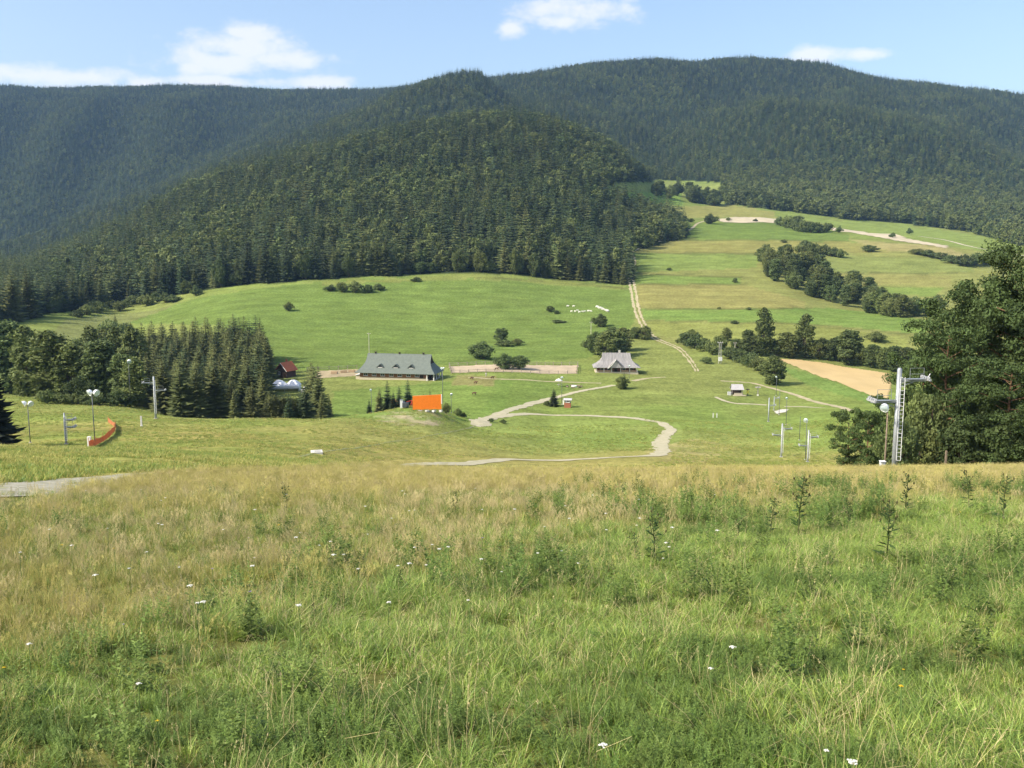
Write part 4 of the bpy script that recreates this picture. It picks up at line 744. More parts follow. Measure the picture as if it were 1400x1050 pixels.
for x in (-5.9, -.1, 5.6):
    z0 = 4.55; t0 = (z0-EH)/(RZ-EH); y0 = -ml(t0)-.28; y1 = -ml(min(1, t0+.27)); hh = 1.25; ww = 1.45; d = MB()
    d.slab([(x-ww, y0, z0-.05), (x, y0-.1, z0+hh), (x, y1, z0+hh), (x-ww, y1+.6, z0+.2)][::-1], .08); d.slab([(x+ww, y0, z0-.05), (x, y0-.1, z0+hh), (x, y1, z0+hh), (x+ww, y1+.6, z0+.2)], .08)
    dm = d.build('dormer', ROOFG, ro_); MB().poly((x-ww+.2, y0+.12, z0), (x+ww-.2, y0+.12, z0), (x, y0+.05, z0+hh-.15)).build('dormer_window', PANE, ro_); MB().box((x, y0+.02, z0+.02), (1.7, .10, .16)).build('dormer_sill', TRIM, ro_)
for x in (-9, 0, 9): MB().box((x, 0, RZ+.2), (.55, .5, .55)).box((x, 0, RZ+.5), (.8, .7, .1)).build('ridge_vent', DARKW, ro_)
MB().box((13.3, -1.0, 1.2), (.25, 7.6, 2.9)).build('porch_screen', DARKW, o)
for x, y in ((14.2, -5.4), (14.2, -2), (14.2, 2), (14.2, 5.4), (11.8, -5.8)): MB().box((x, y, 1.25), (.32, .32, 3.0)).build('porch_post', TRIM, o)
MB().box((13.2, 0, .25), (2.8, 10.6, .5)).build('porch_floor', STONE, o)
MB().box((-14.3, -1.2, .8), (1.8, 6.5, 1.8)).build('annex', STONE, o); MB().slab([(-15.4, -4.8, 1.72), (-13.3, -4.8, 1.95), (-13.3, 2.4, 1.95), (-15.4, 2.4, 1.72)], .08).build('annex_roof', WHITE, o)
d = MB().box((9.6, -dp-.13, 1.25), (1.3, .1, 2.1)).build('door', DARKW, o); MB().lathe((10.1, -dp-.2, 1.2), [(0, -.05), (.06, -.02), (.06, .02), (0, .05)], 6, (0, 1, 0)).build('handle', STEEL, d)
# farmhouse ---------------------------------------------------------------
ROOFM = mat('weathered_shingles', (.33, .315, .305), rough=.7, noise=1, nscale=2.2, col2=(.20, .19, .185), stretch=(1.6, .12, .12), bump=.25, bscale=5); RED = mat('red_brown_timber', (.21, .085, .06), noise=.4, nscale=3)
pL, pR = G(814, 511, 250.), G(873, 510.5, 250.); c = (pL+pR)/2; o = thing('farmhouse', 'farmhouse with a flared pale grey roof, porch gable and white posts', 'house', (c[0], c[1]+4, min(pL[2], pR[2])), R(-2))
MB().box((0, 0, .25), (16.2, 8.2, 1.1)).build('stone_base', STONE, o); MB().box((0, .5, 1.6), (14.4, 6.4, 1.9)).build('wall', RED, o)
for k in range(5):
    if k != 2: win(o, -5.6+k*2.8, -2.75, 1.75, 1.1, .95)
d = MB().box((-.3, -2.78, 1.6), (1.2, .1, 1.8)).build('door', DARKW, o); MB().lathe((.1, -2.86, 1.6), [(0, -.05), (.06, -.02), (.06, .02), (0, .05)], 6, (0, 1, 0)).build('handle', STEEL, d)
for x in (-7.6, -4.8, -1.9, 1.5, 4.8, 7.6): MB().box((x, -3.95, 1.7), (.26, .26, 2.2)).build('porch_post', TRIM, o)
for a in (-6.2, -3.35, 3.15, 6.2): MB().box((a, -3.95, 1.25), (2.5, .07, .5)).build('balustrade', mat('balustrade_wood', (.42, .28, .18)), o)
r = MB(); lv = [(8.9, 5.1, 2.55), (7.3, 3.6, 3.55), (6.1, 2.2, 4.7), (5.5, 1.4, 5.8), (5.25, 0, 7.7)]
for k in range(4):
    (x0, y0, z0), (x1, y1, z1) = lv[k], lv[k+1]
    r.slab([(-x0, -y0, z0), (x0, -y0, z0), (x1, -y1, z1), (-x1, -y1, z1)], .12); r.slab([(x0, y0, z0), (-x0, y0, z0), (-x1, y1, z1), (x1, y1, z1)], .12)
    if k < 3: r.slab([(x0, -y0, z0), (x0, y0, z0), (x1, y1, z1), (x1, -y1, z1)], .12); r.slab([(-x0, y0, z0), (-x0, -y0, z0), (-x1, -y1, z1), (-x1, y1, z1)], .12)
ro_ = r.build('roof', ROOFM, o)
for s in (-1, 1):
    g = MB(); q = [(s*5.35, -1.4, 5.8), (s*5.35, 1.4, 5.8), (s*5.15, 0, 7.6)]; g.poly(*(q if s > 0 else q[::-1])); g.build('gable', DARKW, ro_)
for k in range(-5, 6): MB().tube((k*1.0, -.03, 7.74), (k*1.06, -1.42, 5.86), .05, n=4).tube((k*1.06, -1.42, 5.86), (k*1.2, -2.2, 4.76), .05, n=4).build('batten', mat('batten_grey', (.40, .385, .37)), ro_)
for k in range(-6, 7):
    if abs(k+.3) > 1.9: MB().tube((k*1.12, -3.6, 3.62), (k*1.35, -5.1, 2.62), .05, n=4).build('batten', mat('batten_grey', (.40, .385, .37)), ro_)
gx = -.4; pg = MB(); pg.slab([(gx-3.0, -5.5, 2.35), (gx, -5.7, 5.6), (gx, -1.9, 5.6), (gx-3.0, -3.9, 2.9)][::-1], .14); pg.slab([(gx+3.0, -5.5, 2.35), (gx, -5.7, 5.6), (gx, -1.9, 5.6), (gx+3.0, -3.9, 2.9)], .14); pgo = pg.build('porch_gable', ROOFM, ro_)
MB().poly((gx-2.4, -5.3, 2.6), (gx+2.4, -5.3, 2.6), (gx, -5.45, 5.2)).build('gable_board', mat('grey_boards', (.40, .38, .38), noise=.3, nscale=3), pgo)
MB().tube((gx-3.05, -5.62, 2.35), (gx-1.3, -5.74, 3.9), .11, n=5).tube((gx-1.3, -5.74, 3.9), (gx, -5.8, 5.65), .11, n=5).build('bargeboard', TRIM, pgo)
MB().box((1.2, .3, 7.6), (.7, .7, 1.7)).box((1.2, .3, 8.5), (.9, .9, .12)).build('chimney', mat('chimney_plaster', (.62, .58, .50), noise=.2), ro_)
# red-roofed cabin ----------------------------------------------------------
p = G(389, 517, 250.); o = thing('cabin', 'small dark cabin with an orange-red roof beside the plantation', 'cabin', (p[0], p[1]+3, p[2]), R(-28)); ORR = mat('orange_roof', (.50, .15, .07), rough=.7, noise=.2, nscale=2)
DB = mat('dark_brown_boards', (.11, .065, .05), noise=.4, nscale=3, stretch=(4, 4, .4)); MB().box((0, 0, 1.3), (4.6, 5.2, 3.0)).build('wall', DB, o)
r = MB(); r.slab([(0, -3.2, 5.6), (0, 3.2, 5.6), (-3.0, 3.2, 2.5), (-3.0, -3.2, 2.5)][::1], .12); r.slab([(0, -3.2, 5.6), (3.0, -3.2, 2.5), (3.0, 3.2, 2.5), (0, 3.2, 5.6)], .12); ro_ = r.build('roof', ORR, o)
for y in (-2.62, 2.62): MB().poly((-2.4, y, 2.78), (2.4, y, 2.78), (0, y, 5.3)).build('gable', DB, o)
MB().tube((0, -3.25, 5.55), (3.0, -3.25, 2.45), .1, n=5).build('bargeboard', TRIM, ro_); MB().box((-.4, .8, 5.9), (.5, .5, 1.2)).build('chimney', mat('brick_red', (.35, .13, .08)), ro_)
win(o, -1., -2.7, 1.7, .9, 1.0); d = MB().box((1.0, -2.66, 1.0), (1.0, .08, 2.0)).build('door', mat('brown_door', (.20, .11, .06)), o); MB().lathe((.65, -2.72, 1.), [(0, -.05), (.06, -.02), (.06, .02), (0, .05)], 6, (0, 1, 0)).build('handle', STEEL, d)
# tents -----------------------------------------------------------------------
TENT = mat('tent_canvas', (.82, .83, .85), rough=.7, trans=.12)
def tent(px, py, W, D, H, npk, label, rz):
    p = G(px, py, 220.); o = thing('marquee', label, 'tent', tuple(p), rz); b = MB(); NX, NY = 8*npk, 8; we = H*.52
    def zf(x, y):
        fx = abs(math.sin(math.pi*x*npk)); fy = math.sin(math.pi*y); return we+(H-we)*min(fx**.8, fy**.8)**1.25
    for i in range(NX):
        for j in range(NY):
            q = [(W*(a/NX-.5), D*(e/NY-.5), zf(a/NX, e/NY)) for a, e in ((i, j), (i+1, j), (i+1, j+1), (i, j+1))]; b.poly(*q)
    b.build('canopy', TENT, o, True); s = MB()
    for i in range(NX): x0, x1 = W*(i/NX-.5), W*((i+1)/NX-.5); s.poly((x0, D/2-.03, 0), (x1, D/2-.03, 0), (x1, D/2-.03, we), (x0, D/2-.03, we)); s.poly((x0, -D/2+.03, we*.62+.2*(i % 2)), (x1, -D/2+.03, we*.62+.2*((i+1) % 2)), (x1, -D/2+.03, we), (x0, -D/2+.03, we))
    for x in (-W/2+.03, W/2-.03): s.poly((x, -D/2, 0), (x, D/2, 0), (x, D/2, we), (x, -D/2, we))
    s.build('side_wall', TENT, o)
    for i in range(npk+1):
        for y in (-D/2+.1, D/2-.1): MB().tube((W*(i/npk-.5)*.985, y, -.2), (W*(i/npk-.5)*.985, y, we-.02), .05, n=6).build('pole', STEEL, o)
    return o
tent(391, 534, 9.4, 6, 3.6, 2, 'white twin-peaked marquee below the red-roofed cabin', R(4)); tent(424, 537, 5.0, 4, 2.8, 1, 'smaller white tent behind the last plantation spruces', R(-6))
# kiosk, shelter ------------------------------------------------------------
p = G(776, 557, 200.); o = thing('kiosk', 'little brick-red kiosk with a grey lid roof by the small spruce', 'kiosk', tuple(p), R(-6)); MB().box((0, 0, .75), (1.9, 1.7, 1.5)).build('wall', mat('kiosk_red', (.42, .16, .09), noise=.3), o); MB().box((0, 0, 1.95), (1.7, 1.5, .9)).build('counter_band', mat('kiosk_grey', (.38, .37, .36)), o)
MB().slab([(-1.25, -1.15, 2.35), (1.25, -1.15, 2.35), (1.25, 1.15, 2.6), (-1.25, 1.15, 2.6)], .1).build('roof', mat('kiosk_roof', (.46, .45, .44)), o); MB().box((-1.25, -.5, 1.6), (.35, .35, 1.4)).build('meter_box', WHITE, o); win(o, .2, -.77, 1.95, .9, .5)
p = G(1008, 541, 200.); o = thing('lift_hut', 'small open wooden lift hut with a grey roof at the slope foot', 'hut', (p[0], p[1]+1, p[2]), R(-4)); GW = mat('grey_wood', (.34, .31, .28), noise=.3, nscale=4)
for x in (-1.7, 1.7):
    for y in (-1.3, 1.3): MB().box((x, y, 1.1), (.2, .2, 2.4)).build('post', GW, o)
MB().box((0, 1.2, 1.0), (3.4, .12, 1.9)).build('back_wall', DARKW, o); MB().box((.3, -1.2, .5), (2.6, .12, .9)).build('counter', mat('pale_boards', (.52, .45, .33)), o)
MB().slab([(-2.2, -1.9, 2.05), (2.2, -1.9, 2.05), (1.8, 0, 3.7), (-1.8, 0, 3.7)], .1).slab([(2.2, 1.9, 2.05), (-2.2, 1.9, 2.05), (-1.8, 0, 3.7), (1.8, 0, 3.7)], .1).build('roof', mat('grey_shingle', (.44, .42, .42), noise=.25, nscale=3), o); MB().box((-2.6, -1.2, .6), (1.1, .9, 1.3)).build('motor_box', mat('grey_box', (.5, .5, .48)), o); MB().box((.6, -2.2, .25), (4.2, .5, .3)).build('platform', mat('pale_boards', (.52, .45, .33)), o)
p = G(1022, 541, 200.); o = thing('notice_board', 'yellow notice board on a dark post next to the lift hut', 'sign', tuple(p)); MB().box((0, 0, 1.0), (.16, .14, 2.1)).build('post', DARKW, o); MB().box((0, -.1, 1.25), (.7, .06, .9)).build('panel', mat('yellow_panel', (.80, .68, .10)), o); MB().slab([(-.6, -.35, 2.05), (.6, -.35, 2.05), (.6, .3, 2.25), (-.6, .3, 2.25)], .06).build('roof', DARKW, o)
p = G(1036, 541, 200.); o = thing('wayside_post', 'roofed wooden post with a pale foot right of the lift hut'.replace('right of', 'away from'), 'post', tuple(p)); MB().box((0, 0, 1.6), (.24, .2, 3.4)).build('post', GW, o); MB().slab([(-.9, -.5, 2.75), (.9, -.5, 2.75), (.9, .4, 3.0), (-.9, .4, 3.0)], .1).build('roof', GW, o); MB().box((0, 0, .2), (.5, .45, .5)).build('base', TRIM, o)
sheet('gravel_patch', [(1058,563),(1068,560),(1078,560),(1074,564),(1062,566)], mat('white_gravel', (.62,.58,.48), noise=.25, nscale=1.), .1, 150, .5)
for k, x in enumerate((975, 980)): p = G(x, 571, 150.); o = thing('marker_post', 'one of two short white posts on the slope below the lift hut', 'post', tuple(p), 0, 'two short white posts'); MB().box((0, 0, .6), (.22, .18, 1.3)).build('shaft', TRIM, o); MB().box((0, 0, 1.3), (.28, .24, .1)).build('cap', GW, o)
# parasol and bench ring at the path
p = G(764, 529, 220.); o = thing('parasol', 'pale parasol over a table by the footpath', 'parasol', tuple(p)); MB().tube((0, 0, -.1), (0, 0, 2.9), .05, n=6).build('pole', STEEL, o); MB().lathe((0, 0, 2.2), [(1.35, 0), (.7, .4), (0, .75)], 8).build('canopy', mat('parasol_cloth', (.62, .62, .60)), o); MB().lathe((0, 0, .75), [(0, .0), (.7, 0), (.7, .06), (0, .06)], 10).build('table_top', GW, o)
p = G(785, 529, 220.); o = thing('fire_ring', 'ring of logs around a pale stone hearth near the parasol', 'fire ring', tuple(p)); MB().lathe((0, 0, .25), [(1.0, -.3), (.95, .25), (.7, .3), (.65, -.3)], 12).build('hearth', TRIM, o)
for k in range(7): a = k*.9; MB().tube((2.6*math.cos(a)-.7*math.sin(a), 2.6*math.sin(a)+.7*math.cos(a), .22), (2.6*math.cos(a)+.7*math.sin(a), 2.6*math.sin(a)-.7*math.cos(a), .22), .22, n=7).build('log_seat', WOODP, o)
# electricity poles -------------------------------------------------------------
p = G(984, 497, 300.); m_ = mpp(p); o = thing('transformer_pole', 'twin-legged concrete pole carrying a pale transformer box', 'pole', tuple(p))
for x in (-.35, .35): MB().tube((x*1.3, 0, -.5), (x, 0, 29*m_), .14, .1, 7).build('leg', CONC, o)
MB().box((0, 0, 28.4*m_), (2.2, .16, .16)).build('crossarm', CONC, o); MB().box((.1, -.5, 6*m_), (1.3, .9, 1.5)).build('transformer_box', mat('box_grey', (.60, .61, .60)), o)
for x in (-.9, 0, .9): MB().lathe((x, 0, 28.7*m_), [(0, 0), (.1, .02), (.06, .2), (.09, .3), (0, .36)], 7).build('insulator', TRIM, o)
def epole(px, by, tp, label):
    p = G(px, by, 250.); h = (by-tp)*mpp(p); o = thing('electricity_pole', label, 'pole', tuple(p)); MB().tube((0, 0, -.5), (0, 0, h), .15, .1, 8).build('shaft', mat('pale_pole', (.50, .46, .36)), o); MB().box((0, 0, h-.35), (1.5, .12, .12)).build('crossarm', GW, o)
    for x in (-.6, .6): MB().lathe((x, 0, h-.3), [(0, 0), (.08, .02), (.05, .2), (0, .26)], 6).build('insulator', TRIM, o)
epole(1004.5, 486, 468, 'thin pale electricity pole beside the transformer pole'); epole(505, 492, 455, 'electricity pole rising behind the lodge roof'); epole(808, 458, 440, 'pale electricity pole above the grove behind the farmhouse'); epole(2, 500, 474, 'top of a grey electricity pole above the black fir')
# fences ---------------------------------------------------------------------------
FW = mat('fence_wood', (.36, .31, .24), noise=.3, nscale=4); pm_ = MB().box((0, 0, .6), (.22, .22, 1.6)).mesh('post', FW)
def fence(pix, label, gap=3.2, rails=(.55, 1.15), closed=False):
    pts = [G(x, y, 250.) for x, y in pix]; pts = pts+[pts[0]] if closed else pts; o = thing('rail_fence', label, 'fence', tuple(pts[0]))
    for a, b in zip(pts[:-1], pts[1:]):
        L = np.linalg.norm((b-a)[:2]); n = max(1, int(L/gap)); prev = None
        for k in range(n+1):
            q = a+(b-a)*k/n; q[2] = float(hz(q[0], q[1])); q = q-pts[0]
            if k < n or not closed: c_ = child('post', pm_, o); c_.location = tuple(q)
            if prev is not None:
                for zr in rails: MB().tube((prev[0], prev[1], prev[2]+zr), (q[0], q[1], q[2]+zr), .08, n=4).build('rail', FW, o)
            prev = q
    return o
fence([(614,500.5),(700,498.8),(790,499),(788.5,511.5),(700,510),(617,511)], 'wooden rail fence enclosing the sandy riding arena', closed=True); fence([(420,507),(450,505.5),(488,504)], 'short rail fence along the yard beside the lodge'); 
for x, y, l in [(457,511,'pile of pale logs in the yard nearest the lodge fence'),(470,510,'dark heap of logs in the middle of the yard'),(481,509,'log stack right beside the lodge end')]:
    p = G(x, y, 250.); o = thing('log_pile', l, 'log pile', tuple(p), R(random.uniform(-15, 15)))
    for j, n in ((0, 4), (1, 3), (2, 2)):
        for k in range(n): MB().tube((-1.2, (k-(n-1)/2)*.36, .18+j*.31), (1.2, (k-(n-1)/2)*.36, .18+j*.31), .18, n=7).build('log', mat('cut_logs', (.45, .33, .20), noise=.4, nscale=4), o)
# ---------------------------------------------------------------- animals and a walker
def skin_body(name, verts, edges, rad, m, sub=1):
    me = bpy.data.meshes.new(name); me.from_pydata(verts, edges, []); o = bpy.data.objects.new(name, me); COL.objects.link(o)
    sm = o.modifiers.new('skin', 'SKIN'); sv = me.skin_vertices[0].data if me.skin_vertices else None
    if sv is None:
        import bmesh as _b; bm = _b.new(); bm.from_mesh(me); bm.verts.layers.skin.verify(); bm.to_mesh(me); bm.free(); sv = me.skin_vertices[0].data
    for k, r in enumerate(rad): sv[k].radius = (r, r)
    sv[0].use_root = True; s2 = o.modifiers.new('sub', 'SUBSURF'); s2.levels = sub; s2.render_levels = sub
    dg = bpy.context.evaluated_depsgraph_get(); out = bpy.data.meshes.new_from_object(o.evaluated_get(dg)); bpy.data.objects.remove(o); out.materials.clear(); out.materials.append(m)
    out.polygons.foreach_set('use_smooth', [True]*len(out.polygons)); return out
def quad(m, L, H, belly, neck_up, leg_r, tail=.2):      # trunk, neck and head, four jointed legs, tail
    v = [(0, 0, H*.74), (L*.32, 0, H*.76), (L*.5, 0, H*(.8+neck_up*.5)), (L*.62, 0, H*(.88+neck_up)), (L*.82, 0, H*(.78+neck_up*.9)), (-L*.32, 0, H*.75), (-L*.45, 0, H*.7), (-L*.5, 0, H*.45)]; e = [(0,1),(1,2),(2,3),(3,4),(0,5),(5,6),(6,7)]; r = [belly, belly*.95, belly*.6, belly*.42, belly*.26, belly*.92, belly*.3, leg_r*.7]
    for s in (-1, 1):
        for x, par, back in ((.32, 1, 0), (-.32, 5, 1)):
            i = len(v); w = s*belly*.6; v += [(L*x, w, H*.5), (L*x+(.05*L if not back else -.06*L), w, H*.27), (L*x, w, .02)]; e += [(par, i), (i, i+1), (i+1, i+2)]; r += [leg_r*1.7, leg_r, leg_r*.8]
    return skin_body('body', v, e, r, m)
sheep_me = quad(mat('sheep_wool', (.76, .73, .64), noise=.15, nscale=8), .95, .72, .25, .02, .05); horse_me = quad(mat('bay_horse', (.09, .05, .03)), 1.9, 1.55, .30, .22, .08); cow_me = quad(mat('brown_cow', (.10, .055, .035)), 1.8, 1.3, .34, .0, .08)
sp = [(776,420),(784,420),(781,427),(786,427),(792,428),(797,427.5),(800,427),(804,426.5),(808,427),(790,426)]+[(815+k*.9+random.uniform(-.6, .6), 420+k*.36+random.uniform(-.8, .8)) for k in range(20)]
for k, (x, y) in enumerate(sp):
    p = G(x, y, 400.); sh = thing('sheep', 'white sheep in the tight bunch on the upper meadow' if x > 812 else 'white sheep straggling behind the bunched flock on the meadow', 'sheep', tuple(p), random.uniform(-.6, .6)+(3.14 if random.random() < .4 else 0), 'bunched sheep' if x > 812 else 'straggling sheep'); child('body', sheep_me, sh); s = random.uniform(1.15, 1.4); sh.scale = (s, s, s)
for x, y, l, me_, nm in [(679,506.5,'dark horse in the shade of the arena trees','h','horse'),(645,519,'brown cow on the worn grass below the arena','c','cow'),(673,518,'brown cow closest to the walker in white','c','cow'),(650,525,'brown cow on the worn grass, nearest the lodge lawn','c','cow'),(648,540,'dark cow alone on the lawn','c','cow')]:
    p = G(x, y, 250.); a_ = thing(nm, l, nm, tuple(p), random.uniform(-.7, .7)); child('body', horse_me if me_ == 'h' else cow_me, a_); a_.scale = (.75, .75, .75)
p = G(664.5, 515.5, 250.); o = thing('person', 'person in a white shirt standing on the path below the arena', 'person', tuple(p), .4)
v = [(0,0,.95),(0,0,1.2),(0,0,1.42),(0,0,1.52),(0,.0,1.66),(0,0,1.74),(.2,0,1.4),(.26,-.03,1.12),(.28,-.1,.86),(-.2,0,1.4),(-.26,-.03,1.12),(-.26,-.12,.86),(.1,0,.88),(.11,-.02,.48),(.12,.02,.06),(.12,-.14,.04),(-.1,0,.88),(-.12,.03,.48),(-.13,.08,.06),(-.13,-.08,.04)]
e = [(0,1),(1,2),(2,3),(3,4),(4,5),(2,6),(6,7),(7,8),(2,9),(9,10),(10,11),(0,12),(12,13),(13,14),(14,15),(0,16),(16,17),(17,18),(18,19)]; r_ = [.15,.14,.15,.06,.1,.085,.06,.045,.035,.06,.045,.035,.09,.065,.045,.035,.09,.065,.045,.035]
child('body', skin_body('body', v, e, r_, mat('skin_tone', (.50, .33, .24))), o); child('shirt', skin_body('shirt', [v[0], v[1], v[2], v[6], v[7], v[9], v[10]], [(0,1),(1,2),(2,3),(3,4),(2,5),(5,6)], [.175,.165,.172,.078,.062,.078,.062], mat('white_shirt', (.8, .8, .78))), o); child('trousers', skin_body('trousers', [v[0], v[12], v[13], (.12,.02,.12), v[16], v[17], (-.13,.07,.12)], [(0,1),(1,2),(2,3),(0,4),(4,5),(5,6)], [.17,.11,.085,.065,.11,.085,.065], mat('pale_trousers', (.42, .40, .36))), o); MB().lathe((0, .01, 1.72), [(.105, -.06), (.11, .02), (.07, .1), (0, .12)], 10).build('hair', mat('dark_hair', (.05, .035, .025)), o, True)
# ---------------------------------------------------------------- foreground meadow
G_BLADE = mat('green_blades', (.165, .26, .042), rough=.5, spec=.45, trans=.22, rand=.28)
G_BLADE2 = mat('fresh_blades', (.30, .405, .075), rough=.5, spec=.45, trans=.22, rand=.25)
D_BLADE = mat('hay_blades', (.53, .475, .165), rough=.7, trans=.3, rand=.12)
D_BLADE2 = mat('pale_straw', (.60, .51, .26), rough=.7, trans=.25, rand=.1)
O_BLADE = mat('olive_blades', (.33, .335, .085), rough=.65, trans=.3, rand=.18)
WEED = mat('weed_leaves', (.15, .225, .048), rough=.6, spec=.3, trans=.28, rand=.25)
FLW = mat('white_petals', (.78, .77, .70), rough=.8, trans=.2)
FLY = mat('yellow_petals', (.75, .52, .03), rough=.8, trans=.2)
FLV = mat('violet_petals', (.45, .30, .55), rough=.8, trans=.2)
def blades(name, n, hmin, hmax, spread, width, mats, seed, bend=.5, segs=3, pm=None):
    r = np.random.default_rng(seed); V = []; Fq = []; mi = []
    for k in range(n):
        h = r.uniform(hmin, hmax); a = r.random()*6.28; rr = spread*r.random()**.6; x, y = rr*math.cos(a), rr*math.sin(a); b = a+r.normal(0, .9); bd = bend*(.25+r.random())
        w = width*(.6+.8*r.random()); f = r.random()*6.28; sx, sy = math.cos(f)*w, math.sin(f)*w; m = int(r.choice(len(mats), p=pm)); base = len(V)
        for s in range(segs+1):
            t = s/segs; ox = math.cos(b)*bd*h*t*t; oy = math.sin(b)*bd*h*t*t; z = h*t*(1-.35*bd*t); ww = (1-t)**.7
            if s < segs: V += [(x+ox-sx*ww, y+oy-sy*ww, z), (x+ox+sx*ww, y+oy+sy*ww, z)]
            else: V.append((x+ox, y+oy, z))
        for s in range(segs-1): q = base+2*s; Fq.append((q, q+1, q+3, q+2)); mi.append(m)
        q = base+2*(segs-1); Fq.append((q, q+1, q+2)); mi.append(m)
    me = bpy.data.meshes.new(name); me.from_pydata(V, [], Fq)
    for m in mats: me.materials.append(m)
    me.polygons.foreach_set('material_index', mi); me.update(); return me
def add_seedheads(b, top, r, n, ln):
    for k in range(n):
        a = r.random()*6.28; d = ln*(.3+.7*r.random()); p = (top[0]+r.normal(0, .008), top[1]+r.normal(0, .008), top[2]-r.random()*ln*2.2)
        q = (p[0]+math.cos(a)*d*.3, p[1]+math.sin(a)*d*.3, p[2]+d*.6); w = .0016
        b.v += [p, (q[0]-w*2, q[1], q[2]), (q[0], q[1]+w*2, q[2]+.01), (q[0]+w*2, q[1], q[2])]; i = len(b.v)-4; b.f.append((i, i+1, i+2, i+3))
def stems(name, n, hmin, hmax, spread, m, seed, lean=.25, heads=7, w=.0022):
    r = np.random.default_rng(seed); b = MB()
    for k in range(n):
        h = r.uniform(hmin, hmax); a = r.random()*6.28; rr = spread*r.random(); x, y = rr*math.cos(a), rr*math.sin(a); la = r.random()*6.28; l = lean*r.random()*h
        pts = [(x+math.cos(la)*l*t*t, y+math.sin(la)*l*t*t, h*t) for t in (0, .5, 1)]
        b.path(pts, [w, w*.8, w*.5], 3); add_seedheads(b, pts[-1], r, heads, .035)
    return b.mesh(name, m)
def weed(name, n, h, spread, m, seed, leaf=.035, per=22):
    r = np.random.default_rng(seed); b = MB(); c = []; t1 = []; t2 = []
    for k in range(n):
        a = r.random()*6.28; rr = spread*r.random(); x, y = rr*math.cos(a), rr*math.sin(a); hh = h*(.5+.6*r.random()); lx, ly = r.normal(0, .12, 2)*hh
        for j in range(per):
            t = (j+1)/per; al = r.random()*6.28; up = r.uniform(-.2, .7); d = np.array([math.cos(al), math.sin(al), up]); d /= np.linalg.norm(d); L = leaf*(1.25-.6*t)*(.6+.7*r.random())
            p = np.array([x+lx*t, y+ly*t, hh*t]); c.append(p+d*L); t1.append(d*L); sd = np.cross(d, [0, 0, 1]); sd /= np.linalg.norm(sd)+1e-6; t2.append((sd+np.array([0, 0, r.normal(0, .4)]))*L*.6)
    return quads_mesh(name, np.array(c), np.array(t1), np.array(t2), m)
gc = bpy.data.collections.new('green_tufts'); dc = bpy.data.collections.new('hay_tufts'); wc = bpy.data.collections.new('weeds')
for i in range(4): proto(gc, 'a%d_green_tuft' % i, blades('green_tuft', 46, .10, .30, .13, .0052, [G_BLADE, G_BLADE2, D_BLADE2, O_BLADE], 400+i, 1.05, 4, [.48, .34, .07, .11]))
for i in range(2): proto(gc, 'b%d_long_tuft' % i, blades('long_tuft', 30, .22, .42, .10, .0045, [G_BLADE, G_BLADE2, D_BLADE2], 410+i, 1.2, 5, [.45, .45, .10]))
for i in range(2): proto(gc, 'c%d_leafy' % i, weed('leafy', 9, .24, .14, WEED, 420+i, .015, 44))
for i in range(2): proto(gc, 'd%d_straw' % i, stems('straw', 5, .4, .8, .14, D_BLADE2, 425+i, 1.1, 5))
for i in range(4): proto(dc, 'a%d_hay_tuft' % i, blades('hay_tuft', 44, .12, .34, .16, .0038, [D_BLADE, O_BLADE, G_BLADE, D_BLADE2], 430+i, .8, 3, [.27, .36, .26, .11]))
for i in range(3): proto(dc, 'b%d_hay_stems' % i, stems('hay_stems', 14, .28, .52, .2, [D_BLADE, D_BLADE2, D_BLADE][i], 440+i, .35, 12))
for i in range(2): proto(dc, 'c%d_low_green' % i, blades('low_green', 40, .08, .22, .15, .004, [G_BLADE, O_BLADE], 450+i, .9, 3, [.5, .5]))
for i in range(2): proto(dc, 'd%d_hay_leafy' % i, weed('hay_leafy', 5, .26, .12, WEED, 455+i, .017, 30))
for i in range(4): proto(wc, 'a%d_weed' % i, weed('weed', 7+i, .46, .17, WEED, 460+i, .023, 54))
def green_edge(X, Y):                                   # how far the lush growth reaches, by direction
    u = X/np.maximum(Y, .5); e = np.interp(u, [-.7, -.5, -.3, -.07, .11, .25, .41, .52, .7], [4.4, 5.4, 7.2, 10.2, 14.0, 16.5, 20, 24, 27])
    return Y/(e*(1+.30*fbm(X/2.6, Y/2.6, 101, 3)))
def band(y0, y1, dens, umax=.72):
    n = int(dens*umax*(y1*y1-y0*y0)); Y = np.sqrt(rng.uniform(y0*y0, y1*y1, n)); X = rng.uniform(-umax, umax, n)*Y; return X, Y
ROADP = np.array([G(x, y)[:2] for x, y in [(-60,682),(0,673),(60,664),(130,656),(200,649),(245,646.5)]])
def road_d(X, Y):
    d = np.full(len(X), 1e9)
    for i in range(len(ROADP)-1):
        a, b = ROADP[i], ROADP[i+1]; t = np.clip(((X-a[0])*(b-a)[0]+(Y-a[1])*(b-a)[1])/np.dot(b-a, b-a), 0, 1); d = np.minimum(d, np.hypot(X-a[0]-t*(b-a)[0], Y-a[1]-t*(b-a)[1]))
    return d
GP = []; HP = []
